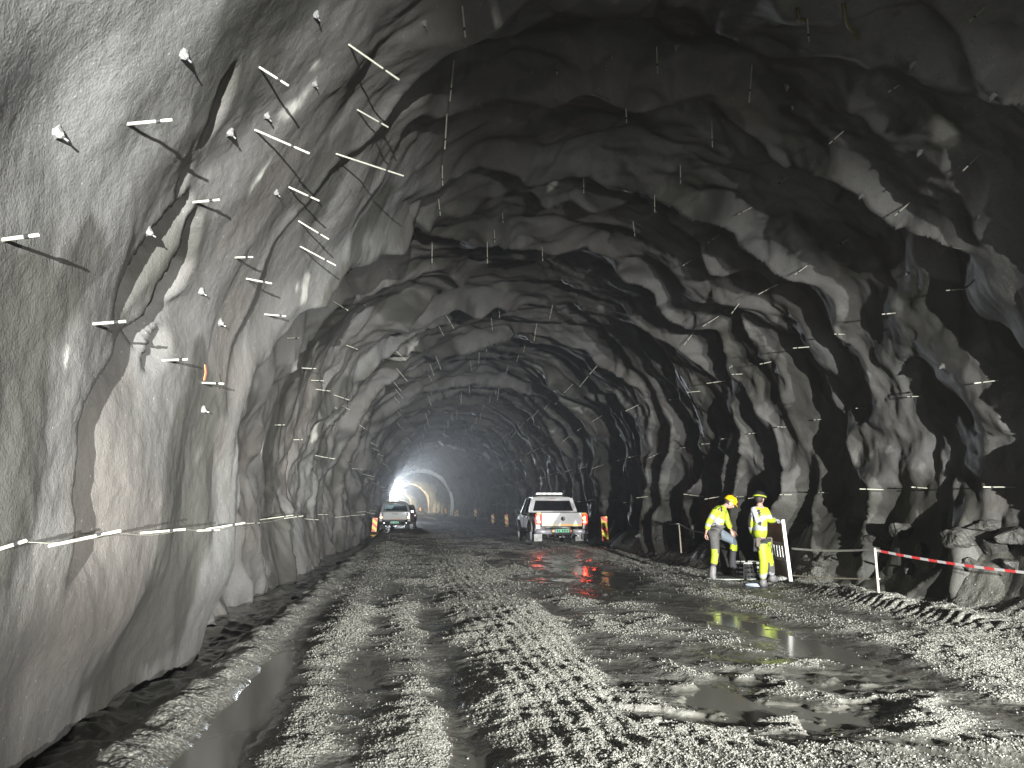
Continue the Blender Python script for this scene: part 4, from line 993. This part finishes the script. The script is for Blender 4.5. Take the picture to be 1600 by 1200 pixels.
        for k in range(3):
            b = MB(); b.poly([(-.62 + k * .17, -.037, .722), (-.53 + k * .17, -.037, .722), (-.49 + k * .17, -.037, .788), (-.56 + k * .17, -.037, .788)], (0, .003, 0)); b.build('orange_dash', M_REFLO, tg)
        for k in range(7):
            b = MB(); b.box((-.56 + k * .065, -.0365, .955), (.045, .003, .035)); b.build('faint_letter', mat('faint_peach', (0.62, 0.50, 0.44), 0.4) if k == 0 else bpy.data.materials['faint_peach'], tg)
    else:
        for k in range(6):
            b = MB(); b.box((-.17 + k * .068, -.037, 1.08), (.045, .004, .05)); b.build('badge_letter', M_UNDER, tg)
        b = MB(); b.box((.18, -.037, .77), (.62, .004, .05)); b.build('orange_strip', mat('dull_orange_strip', (.50, .22, .12), .5), tg)
        for k in range(4):
            b = MB(); b.poly([(-.62 + k * .12, -.037, .745), (-.57 + k * .12, -.037, .745), (-.53 + k * .12, -.037, .80), (-.58 + k * .12, -.037, .80)], (0, .003, 0)); b.build('orange_dash', bpy.data.materials['dull_orange_strip'], tg)
    # bumper
    for sg in (-1, 1):
        b = MB(); b.loft([[(sg * x, y, z) for y, z in ((-.14 + dy, .44), (-.16 + dy, .52), (-.15 + dy, .60), (.05, .60), (.05, .44))] for x, dy in ((.40, 0), (.75, .0), (.93, .06), (.98, .16))])
        b.build('bumper_end', M_BUMP if style == 'near' else M_CHROME, e, True)
    b = MB(); b.box((0, -.05, .50), (.82, .18, .13), bev=.02); b.build('bumper_step', M_UNDER, e)
    b = MB(); b.box((-.02, -.155, .555), (.52, .012, .115)); pl = b.build('number_plate', M_PLATE, e)
    b = MB(); b.box((-.255, -.163, .555), (.045, .004, .11)); b.build('plate_edge', M_PLATEB, pl)
    for k, wd in enumerate((.03, .03, .05, .03, .03, .03, .03)):
        if k == 2: continue
        b = MB(); b.box((-.19 + k * .062, -.163, .555), (wd, .004, .07)); b.build('plate_character', M_INK, pl)
    if style == 'near':
        for x_ in (-.33, .30):
            b = MB(); b.box((x_, -.155, .55), (.085, .014, .09)); b.build('reflector', mat('dull_red_reflector', (.45, .10, .06), .3) if x_ > 0 else M_REFLO, e)
    # underside
    b = MB(); b.tube([(-.75, 1.15, .39), (.75, 1.15, .39)], .06, 8); b.build('rear_axle', M_UNDER, e)
    b = MB(); b.tube([(0, 1.15, .25), (0, 1.15, .55)], .14, 10); b.build('axle_housing', M_UNDER, e)
    b = MB(); b.tube([(0, .55, .42), (0, .55, .62)], .33, 20); b.build('spare_wheel', M_TYRE, e)
    b = MB(); b.tube([(-.16, .05, .40), (-.1, -.02, .33), (.1, -.02, .33), (.16, .05, .40)], .022, 6); b.tube([(0, -.03, .33), (0, -.14, .33), (0, -.14, .40)], .025, 6); b.build('tow_hook', M_CHROME, e)
    for sg in (-1, 1):
        b = MB(); b.tube([(sg * .52, .25, .52), (sg * .42, .35, .30)], .025, 6); b.build('shock_absorber', M_STEEL, e)
        b = MB(); b.tube([(sg * .56, .1, .50), (sg * .56, .9, .36), (sg * .56, 1.6, .50)], .035, 6); b.build('leaf_spring', M_UNDER, e)
    b = MB(); b.tube([(.62, .9, .36), (.62, .05, .37)], .03, 8); b.build('exhaust_pipe', M_STEEL, e)
    b = MB(); b.box((0, 2.8, .44), (1.4, 4.2, .12)); b.build('chassis', M_UNDER, e)
    for sg in (-1, 1):
        for y_ in (1.15, 4.2): wheel(e, sg * .80, y_)
    # roof light bar
    b = MB(); b.box((0, 2.35, zr + .075), (1.14, .22, .03), bev=.01)
    for x_ in (-.5, .5): b.box((x_, 2.35, zr + .045), (.05, .1, .05))
    lb = b.build('light_bar', M_UNDER, e)
    for k in range(5 if style == 'near' else 2):
        x_ = (-.42 + k * .21) if style == 'near' else (-.15 + k * .62)
        b = MB(); b.box((x_, 2.34, zr + .125), (.18, .20, .07), bev=.025); b.build('beacon', M_BEACON, lb)
    return e
p = atY(878, 850, 28.0); g = on_ground(p[0], 28.0)
PK = pickup((p[0], 28.0, gz(p[0], 28.0) + 0.0), rad(1.0), M_CARW, 'near', 'white double-cab pickup with lit red tail lights and tinted rear window')
p = atY(616.5, 830, 49.5)
pickup((p[0], 49.5, gz(p[0], 49.5) - .04), rad(0.5), M_CARS, 'far', 'silver double-cab pickup far ahead with amber lights, clear rear window')

def suv(loc, rz, label):
    e = empty('dark_car', loc, rz, label, 'car')
    b = MB(); rings = []
    for yy, hw, zt in ((0, .82, .95), (.08, .92, 1.05), (1.0, .95, 1.05), (3.2, .95, 1.02), (4.2, .90, .92), (4.5, .75, .75)):
        half = [(hw - .1, .35), (hw, .5), (hw, .8), (hw - .05, zt)]
        rings.append([(-x, yy, z) for x, z in half] + [(x, yy, z) for x, z in half[::-1]])
    b.loft(rings); b.build('body', M_CARD, e, True)
    b = MB(); rings = []
    for yy, hw, zb, zt in ((.10, .80, 1.03, 1.1), (.35, .74, 1.03, 1.62), (1.2, .74, 1.03, 1.68), (2.5, .72, 1.0, 1.62), (3.3, .80, 1.0, 1.06)):
        rings.append([(-.88, yy, zb), (-hw, yy, zt - .05), (-hw + .1, yy, zt), (hw - .1, yy, zt), (hw, yy, zt - .05), (.88, yy, zb)])
    b.loft(rings); b.build('cabin', M_CARD, e, True)
    b = MB(); b.poly([(-.70, .11, 1.10), (.70, .11, 1.10), (.62, .30, 1.55), (-.62, .30, 1.55)], (0, -.01, 0)); b.build('rear_window', M_GLASSD, e)
    for sg in (-1, 1):
        b = MB(); b.poly([(sg * .895, .5, 1.10), (sg * .885, 3.0, 1.08), (sg * .76, 2.4, 1.55), (sg * .765, .6, 1.58)], (sg * .01, 0, 0)); b.build('side_window', M_GLASSD, e)
        b = MB(); b.box((sg * .82, .02, .92), (.16, .10, .16), bev=.03); b.build('tail_light', M_TAILOFF, e)
        b = MB(); b.box((sg * .70, -.02, .52), (.22, .05, .06), bev=.01); b.build('brake_light', M_TAIL if sg < 0 else mat('lit_red_lens', (1, .3, .3), .3, emit=(1, .25, .3), estr=6), e)
        for y_ in (.8, 3.5): wheel(e, sg * .80, y_, .35, .22)
    b = MB(); b.box((0, -.03, .45), (1.7, .12, .22), bev=.04); b.build('bumper', M_UNDER, e)
    return e
p = atY(640, 826, 56.0); suv((p[0] - .45, 56.0, gz(p[0], 56.0)), 0, 'dark car half hidden behind the far silver pickup')

# ------------------------------------------------------------------ people
M_HIVIS = mat('hivis_yellow', (0.33, 0.43, 0.012), 0.6, dirt=(0.19, 0.22, 0.025), noise=0.8, nscale=7, bump=0.9, bscale=9)
M_REFB = mat('silver_reflective_band', (0.25, 0.26, 0.27), 0.4)
M_GREYC = mat('grey_cloth_and_leg_shade', (0.075, 0.073, 0.071), 0.8, dirt=(0.035, 0.034, 0.03), noise=0.9, nscale=6, bump=0.6, bscale=14)
M_BLUEC = mat('pale_blue_cloth', (0.10, 0.125, 0.15), 0.8, dirt=(0.07, 0.08, 0.09), noise=0.7, nscale=7)
M_DARKC = mat('black_cloth_and_leg_shade', (0.018, 0.018, 0.02), 0.8)
M_BOOT = mat('muddy_boot', (0.14, 0.133, 0.133), 0.6, dirt=(0.10, 0.095, 0.10), noise=0.9, nscale=12)
M_SKIN = mat('skin', (0.33, 0.19, 0.145), 0.5)
M_HAIR = mat('dark_hair', (0.02, 0.014, 0.01), 0.7)
M_HELM = mat('yellow_helmet', (0.65, 0.38, 0.008), 0.3)
M_GLOVE = mat('grey_glove', (0.25, 0.25, 0.255), 0.7)
M_TOOLV = mat('brown_tool_pouch', (0.085, 0.066, 0.05), 0.8)

def skin_obj(name, pts, edges, radii, mats, parent, facefn=None, sub=2, extra=None, origin=Vector((0, 0, 0))):
    me = bpy.data.meshes.new(name); me.from_pydata([tuple(Vector(p) - origin) for p in pts], edges, [])
    o = bpy.data.objects.new(name, me); COL.objects.link(o)
    o.modifiers.new('skin', 'SKIN'); sv = me.skin_vertices[0].data
    for i, r in enumerate(radii):
        sv[i].radius = r if isinstance(r, tuple) else (r, r); sv[i].use_root = (i == 0)
    sd = o.modifiers.new('sub', 'SUBSURF'); sd.levels = sub; sd.render_levels = sub
    dg = bpy.context.evaluated_depsgraph_get(); dg.update()
    m2 = bpy.data.meshes.new_from_object(o.evaluated_get(dg)); o.modifiers.clear(); o.data = m2; bpy.data.meshes.remove(me)
    m2.name = name; m2.materials.clear()
    for m in mats: m2.materials.append(m)
    if facefn:
        for f in m2.polygons: f.material_index = facefn(Vector(f.center) + origin)
    m2.polygons.foreach_set('use_smooth', [True] * len(m2.polygons)); m2.update()
    o.parent = parent; return o
def join_into(o, bms):                   # add extra shapes (face, fingers) to one body mesh
    bm = bmesh.new(); bm.from_mesh(o.data)
    for b in bms:
        t = bpy.data.meshes.new('tmp'); b.bm.to_mesh(t); b.bm.free(); bm.from_mesh(t); bpy.data.meshes.remove(t)
    bmesh.ops.recalc_face_normals(bm, faces=bm.faces); bm.to_mesh(o.data); bm.free()
    o.data.polygons.foreach_set('use_smooth', [True] * len(o.data.polygons)); o.data.update()
def ellipsoid(b, c, r, M=None, seg=14, rin=10, squeeze=None):
    g = bmesh.ops.create_uvsphere(b.bm, u_segments=seg, v_segments=rin, radius=1.0)['verts']
    for v in g:
        q = Vector((v.co.x * r[0], v.co.y * r[1], v.co.z * r[2]))
        if squeeze: q = squeeze(q)
        v.co = (M @ q if M else q) + Vector(c)
def head(b, c, M, s=1.0):
    """face along local +Y, up +Z"""
    def sq(q):
        f = 1 - 0.22 * max(0, -q.z / .12); return Vector((q.x * f, q.y * (1 - .08 * max(0, -q.z / .12)) + (.012 if q.z < -.03 and q.y > 0 else 0), q.z))
    ellipsoid(b, c, (.076 * s, .097 * s, .118 * s), M, 18, 14, sq)
    def at(x, y, z): return Vector(c) + M @ Vector((x * s, y * s, z * s))
    ellipsoid(b, at(0, .100, -.022), (.014, .022, .026), M, 8, 6)          # nose
    ellipsoid(b, at(0, .088, -.062), (.026, .012, .010), M, 8, 6)          # mouth
    for sg in (-1, 1):
        ellipsoid(b, at(sg * .077, -.004, -.015), (.012, .022, .034), M, 8, 6)   # ears
        ellipsoid(b, at(sg * .032, .086, .010), (.014, .010, .008), M, 8, 6)     # eyelids
def hand(b, wrist, d, nrm, s=1.0, curl=0.5, thumb=1):
    d = Vector(d).normalized(); nrm = Vector(nrm); nrm = (nrm - d * nrm.dot(d)).normalized(); sd = d.cross(nrm)
    w = Vector(wrist)
    b.loft([[w + d * t + sd * a * wd + nrm * c * th for a, c in ((-1, -.6), (-.4, -1), (.4, -1), (1, -.6), (1, .6), (.4, 1), (-.4, 1), (-1, .6))] for t, wd, th in ((-.02, .028, .02), (.02, .036, .018), (.07, .043, .015), (.095, .041, .012))])
    for k, L in enumerate((.070, .080, .075, .058)):
        o0 = w + d * .09 + sd * (-.031 + k * .0205); pts = [o0 - d * .015]; a = 0.15; p = o0
        for seg in (.45, .32, .23):
            pts.append(p); a += curl * .55; p = p + (d * math.cos(a) - nrm * math.sin(a)) * L * seg
        pts.append(p); b.tube(pts, [.0095, .0095, .009, .008, .006], 7)
    t0 = w + d * .025 - sd * .036 * thumb
    b.tube([t0 + sd * .012 * thumb, t0 + (d * .5 - sd * .6 * thumb - nrm * .2) * .035, t0 + (d * .9 - sd * .75 * thumb - nrm * .5) * .06, t0 + (d * 1.4 - sd * .7 * thumb - nrm * .7) * .075], [.014, .012, .010, .007], 7)
def helmet(name, c, M, m, parent, org, band=None):
    b = MB(); rings = []
    prof_ = ((0.0, 1.0), (.035, 1.0), (.075, .93), (.105, .78), (.128, .52), (.138, .2))
    for z, f in prof_:
        rings.append([Vector(c) - org + M @ Vector((.108 * f * math.cos(t), .135 * f * math.sin(t) - .005, z + .018)) for t in [k * math.pi / 10 for k in range(20)]])
    b.loft(rings); h = b.build(name, m, parent, True)
    b = MB(); b.loft([[Vector(c) - org + M @ Vector((x, y, z + dz)) for x, y, z in ((-.10, .08, .022), (-.07, .155, .012), (0, .185, .008), (.07, .155, .012), (.10, .08, .022), (.05, .11, .03), (-.05, .11, .03))] for dz in (0, .008)]); b.build('helmet_brim', m, h)
    b = MB(); b.loft([[Vector(c) - org + M @ Vector((s_, y, z)) for y, z in ((-.12, .13), (.12, .13), (.12, .155), (-.12, .155))] for s_ in (-.012, .012)]) if False else b.tube([Vector(c) - org + M @ Vector((0, -.12, .09)), Vector(c) - org + M @ Vector((0, -.05, .15)), Vector(c) - org + M @ Vector((0, .06, .15)), Vector(c) - org + M @ Vector((0, .12, .095))], .012, 6); b.build('helmet_ridge', m, h)
    if band:
        b = MB(); b.tube([Vector(c) - org + M @ Vector((.113 * math.cos(t), .14 * math.sin(t) - .005, .045)) for t in np.linspace(0, 2 * math.pi, 21)], .014, 6, False); b.build('helmet_strap', band, h)
    return h
def basis(face, up=(0, 0, 1)):
    y = Vector(face).normalized(); x = y.cross(Vector(up)).normalized(); z = x.cross(y); return Matrix((x, y, z)).transposed()

# --- worker 1: bending head, one knee raised, hand behind the hip
Y1 = 15.5
def W1(px, py, dy=0.0): return Vector(atY(px, py, Y1 + dy))
g1 = on_ground(W1(1113, 906).x, Y1); D1 = Vector((0, 0, g1.z - W1(1113, 907).z))
def w1(px, py, dy=0.0): return W1(px, py, dy) + D1
O1 = g1.copy()
p1 = empty('person', O1, 0, 'man in yellow jacket and grey trousers bowing his head, one knee raised', 'person', 'workers at the roadside')
neck, chest, belly, pelv = w1(1131, 791, -.02), w1(1125, 799), w1(1119, 816), w1(1118, 829)
hd = w1(1140, 784.5)
sN, eN, hN = w1(1119, 796, -.20), w1(1108, 814, -.24), w1(1103, 831, -.22)
sF, eF, hF = w1(1131, 797, .18), w1(1137, 815, .20), w1(1143, 828, .14)
hipN, knN, anN = w1(1115, 832, -.10), w1(1118, 864, -.10), w1(1112, 898, -.08)
hipF, knF, anF = w1(1124, 832, .09), w1(1147, 845, .06), w1(1143.5, 879, .10)
P_ = [pelv, belly, chest, neck, hd, sN, eN, hN, sF, eF, hF, hipN, knN, anN, hipF, knF, anF]
E_ = [(0, 1), (1, 2), (2, 3), (3, 4), (2, 5), (5, 6), (6, 7), (2, 8), (8, 9), (9, 10), (0, 11), (11, 12), (12, 13), (0, 14), (14, 15), (15, 16)]
R_ = [(.11, .10), (.11, .10), (.12, .10), .055, .05, .05, .036, .026, .05, .036, .026, .075, .05, .036, .075, .05, .036]
body = skin_obj('body', P_, E_, R_, [M_SKIN], p1, None, 1, origin=O1)
Mh = basis((1.0, -.25, -.75), (0.5, 0, 1)); bh = MB(); head(bh, hd - O1, Mh)
bn = MB(); hand(bn, hN - O1, (hN - eN) + Vector((-.02, 0, -.05)), (-1, 0, .2), curl=.9); bf = MB(); hand(bf, hF - O1, (hF - eF), (0, -1, 0), curl=.6)
join_into(body, [bh, bn, bf])
def band_fn(lines):
    def f(c):
        for a, d, w, idx in lines:
            if abs((c - a).dot(d)) < w and (c - a).length < .30: return idx
        return 0
    return f
ax = (chest - pelv).normalized(); axn = (hN - sN).normalized()
jf = band_fn([(belly + ax * .055, ax, .030, 1), (belly - ax * .035, ax, .030, 1), (sN.lerp(eN, .62), (eN - sN).normalized(), .030, 1), (eN.lerp(hN, .30), (hN - eN).normalized(), .026, 1), (chest + ax * .035 + Vector((-.08, -.15, 0)), ax, .014, 2)])
skin_obj('jacket', [pelv + ax * .05, belly, chest, neck - (neck - chest) * .2, sN, eN, eN.lerp(hN, .8), sF, eF, eF.lerp(hF, .8), neck + (hd - neck) * .12],
         [(0, 1), (1, 2), (2, 3), (2, 4), (4, 5), (5, 6), (2, 7), (7, 8), (8, 9), (3, 10)],
         [(.175, .15), (.185, .155), (.18, .14), (.085, .085), .088, .070, .058, .085, .068, .056, .075], [M_HIVIS, M_REFB, M_DARKC], p1, jf, 2, origin=O1)
def t1(c):
    if (c - knN).length < .19 and c.z < knN.z + .06: return 1
    return 2 if (c - hipF).dot((knF - hipF).normalized()) > .15 and c.z > knF.z - .10 and (c - knF).length < .45 and c.y > Y1 - .02 and (c.x > hipF.x + .1) else 0
def t1b(c): return 0
skin_obj('trousers', [pelv, pelv + ax * .10, hipN, knN, knN.lerp(anN, .6)], [(0, 1), (0, 2), (2, 3), (3, 4)], [(.16, .13), (.155, .125), .118, .090, .075], [M_GREYC, M_HIVIS, M_BLUEC], p1,
         lambda c: 1 if (c - knN.lerp(anN, .12)).length < .16 and (c.x < knN.x + .02) else 0, 2, origin=O1)
skin_obj('trouser_leg', [pelv + Vector((0, .06, .02)), hipF, hipF.lerp(knF, .5), knF, knF.lerp(anF, .55)], [(0, 1), (1, 2), (2, 3), (3, 4)], [.12, .12, .108, .092, .085], [M_BLUEC, M_HIVIS, M_DARKC], p1,
         lambda c: 2 if (c - knF).dot((anF - knF).normalized()) > .17 else (1 if (c - knF).dot((anF - knF).normalized()) > .06 else 0), 2, origin=O1)  # shin of the raised leg blackened, the body's shade put into its colour
def boot(name, ankle, toe, m, par, org, shaft=None):
    a, t = Vector(ankle), Vector(toe); top = shaft or a + Vector((0, 0, .18)); heel = a - (t - a) * Vector((.25, .25, 0)) ; heel.z = t.z + .01
    return skin_obj(name, [a, top, a.lerp(t, .45), t, heel], [(0, 1), (0, 2), (2, 3), (0, 4)], [.068, .074, .062, (.052, .045), .050], [m], par, None, 2, origin=org)
boot('boot', anN + Vector((0, 0, -.005)), w1(1118, 904.5, -.12), M_BOOT, p1, O1, knN.lerp(anN, .50))
boot('boot', anF, w1(1150, 887, .06), M_DARKC, p1, O1, knF.lerp(anF, .35))  # raised boot in black for its shade, unlike the lit one
helmet('helmet', hd - O1 + O1, Mh, M_HELM, p1, O1)
b = MB(); ellipsoid(b, hd - O1 + Mh @ Vector((0, -.022, .004)), (.082, .092, .098), Mh, 14, 10); b.build('hair', M_HAIR, p1, True)

# --- worker 2: seen from behind, right arm out to the barrier
Y2 = 14.7
def W2(px, py, dy=0.0): return Vector(atY(px, py, Y2 + dy))
g2 = on_ground(W2(1192, 914).x, Y2); D2 = Vector((0, 0, g2.z - W2(1192, 915).z))
def w2(px, py, dy=0.0): return W2(px, py, dy) + D2
O2 = g2.copy()
p2_ = empty('person', O2, 0, 'man seen from behind in full yellow hi-vis, hand on the white barrier', 'person', 'workers at the roadside')
neck, chest, belly, pelv = w2(1187, 788), w2(1186, 800), w2(1187, 822), w2(1188, 843)
hd = w2(1187, 777.5)
sL, eL, hL = w2(1175.5, 796, .02), w2(1173, 818, .10), w2(1178, 838, .22)
sR, eR, hR = w2(1197, 796, -.06), w2(1202, 810.5, -.10), w2(1213, 811.5, .12)
hR = tb + Vector((-.09, 0.05, .035)) if False else w2(1212, 810.5, .15)
hipN, knN, anN = w2(1190, 848, -.09), w2(1193.5, 876, -.11), w2(1191.5, 906, -.05)
hipF, knF, anF = w2(1192, 848, .10), w2(1203, 874, .20), w2(1206, 900, .26)
P_ = [pelv, belly, chest, neck, hd, sL, eL, hL, sR, eR, hR, hipN, knN, anN, hipF, knF, anF]
body = skin_obj('body', P_, E_, R_, [M_SKIN], p2_, None, 1, origin=O2)
Mh2 = basis((.75, .65, -.18)); bh = MB(); head(bh, hd - O2, Mh2)
join_into(body, [bh])
b = MB(); hand(b, hR - O2, (w2(1219, 811.5, .25) - hR), (0, 0, 1), curl=.9, s=1.1); b.build('work_glove', M_GLOVE, p2_, True)
b = MB(); hand(b, hL - O2, (hL - eL), (-1, 0, 0), curl=.6); b.build('work_glove', M_GLOVE, p2_, True)
ax = (chest - pelv).normalized()
bz = band_fn([(w2(1187, 825), ax, .034, 1), (w2(1188, 841), ax, .030, 1), (sR.lerp(eR, .75), (eR - sR).normalized(), .036, 1), (eR.lerp(hR, .72), (hR - eR).normalized(), .040, 1)])
def jf2(c):
    k = bz(c)
    if k: return k
    u = (c - chest).dot(Vector(cR)); h_ = (c - chest).dot(ax)
    if c.y < Y2 + .05 and -.17 < u < -.07 and h_ > -.10: return 1       # pale strap over the left shoulder
    if c.y < Y2 + .02 and -.06 <= u < .00 and -.20 < h_ < .06: return 2
    if u < -.17: return 2
    return 0
skin_obj('jacket', [pelv + ax * .0, belly, chest, neck - (neck - chest) * .25, sL, eL, eL.lerp(hL, .8), sR, eR, eR.lerp(hR, .85), neck + (hd - neck) * .1],
         [(0, 1), (1, 2), (2, 3), (2, 4), (4, 5), (5, 6), (2, 7), (7, 8), (8, 9), (3, 10)],
         [(.180, .145), (.175, .145), (.185, .14), (.085, .08), .088, .070, .058, .092, .078, .056, .07], [M_HIVIS, M_REFB, M_DARKC], p2_, jf2, 2, origin=O2)
skin_obj('trousers', [pelv - ax * .03, hipN, knN, anN + Vector((0, 0, .03)), hipF, knF, anF + Vector((0, 0, .02))], [(0, 1), (1, 2), (2, 3), (0, 4), (4, 5), (5, 6)], [(.165, .13), .115, .092, .080, .108, .088, .072], [M_HIVIS, M_REFB, M_DARKC, M_GREYC], p2_,
         lambda c: 2 if c.z > hipN.z + .035 or ((c - anN).length > .2 and c.x < hipN.x - .08 and c.z > knN.z) else (1 if abs(c.z - (anN.z + .10)) < .04 else (3 if c.y > Y2 + .14 and c.z < hipN.z - .1 else 0)), 2, origin=O2)  # far leg greyed: its shade is put into the colour of the yellow trousers
boot('boot', anN + Vector((0, 0, -.02)), w2(1196, 913, .10), M_BOOT, p2_, O2, anN + Vector((0, 0, .05)))
boot('boot', anF, anF + Vector((.14, .12, -.09)), M_BOOT, p2_, O2, anF + Vector((0, 0, .06)))
for dx, dy, dz in ((.16, -.04, -.02), (-.10, -.13, -.02)):
    b = MB(); b.box((0, 0, 0), (.12, .08, .18), bev=.025); q = b.build('tool_pouch', M_TOOLV, p2_); q.location = pelv - O2 + Vector((dx, dy, dz))
M_HELM2 = mat('black_helmet', (0.015, 0.015, 0.016), 0.35)
helmet('helmet', hd, Mh2, M_HELM2, p2_, O2, M_HIVIS)
b = MB(); ellipsoid(b, hd - O2 + Mh2 @ Vector((0, -.024, .0)), (.081, .090, .098), Mh2, 14, 10); b.build('hair', M_HAIR, p2_, True)
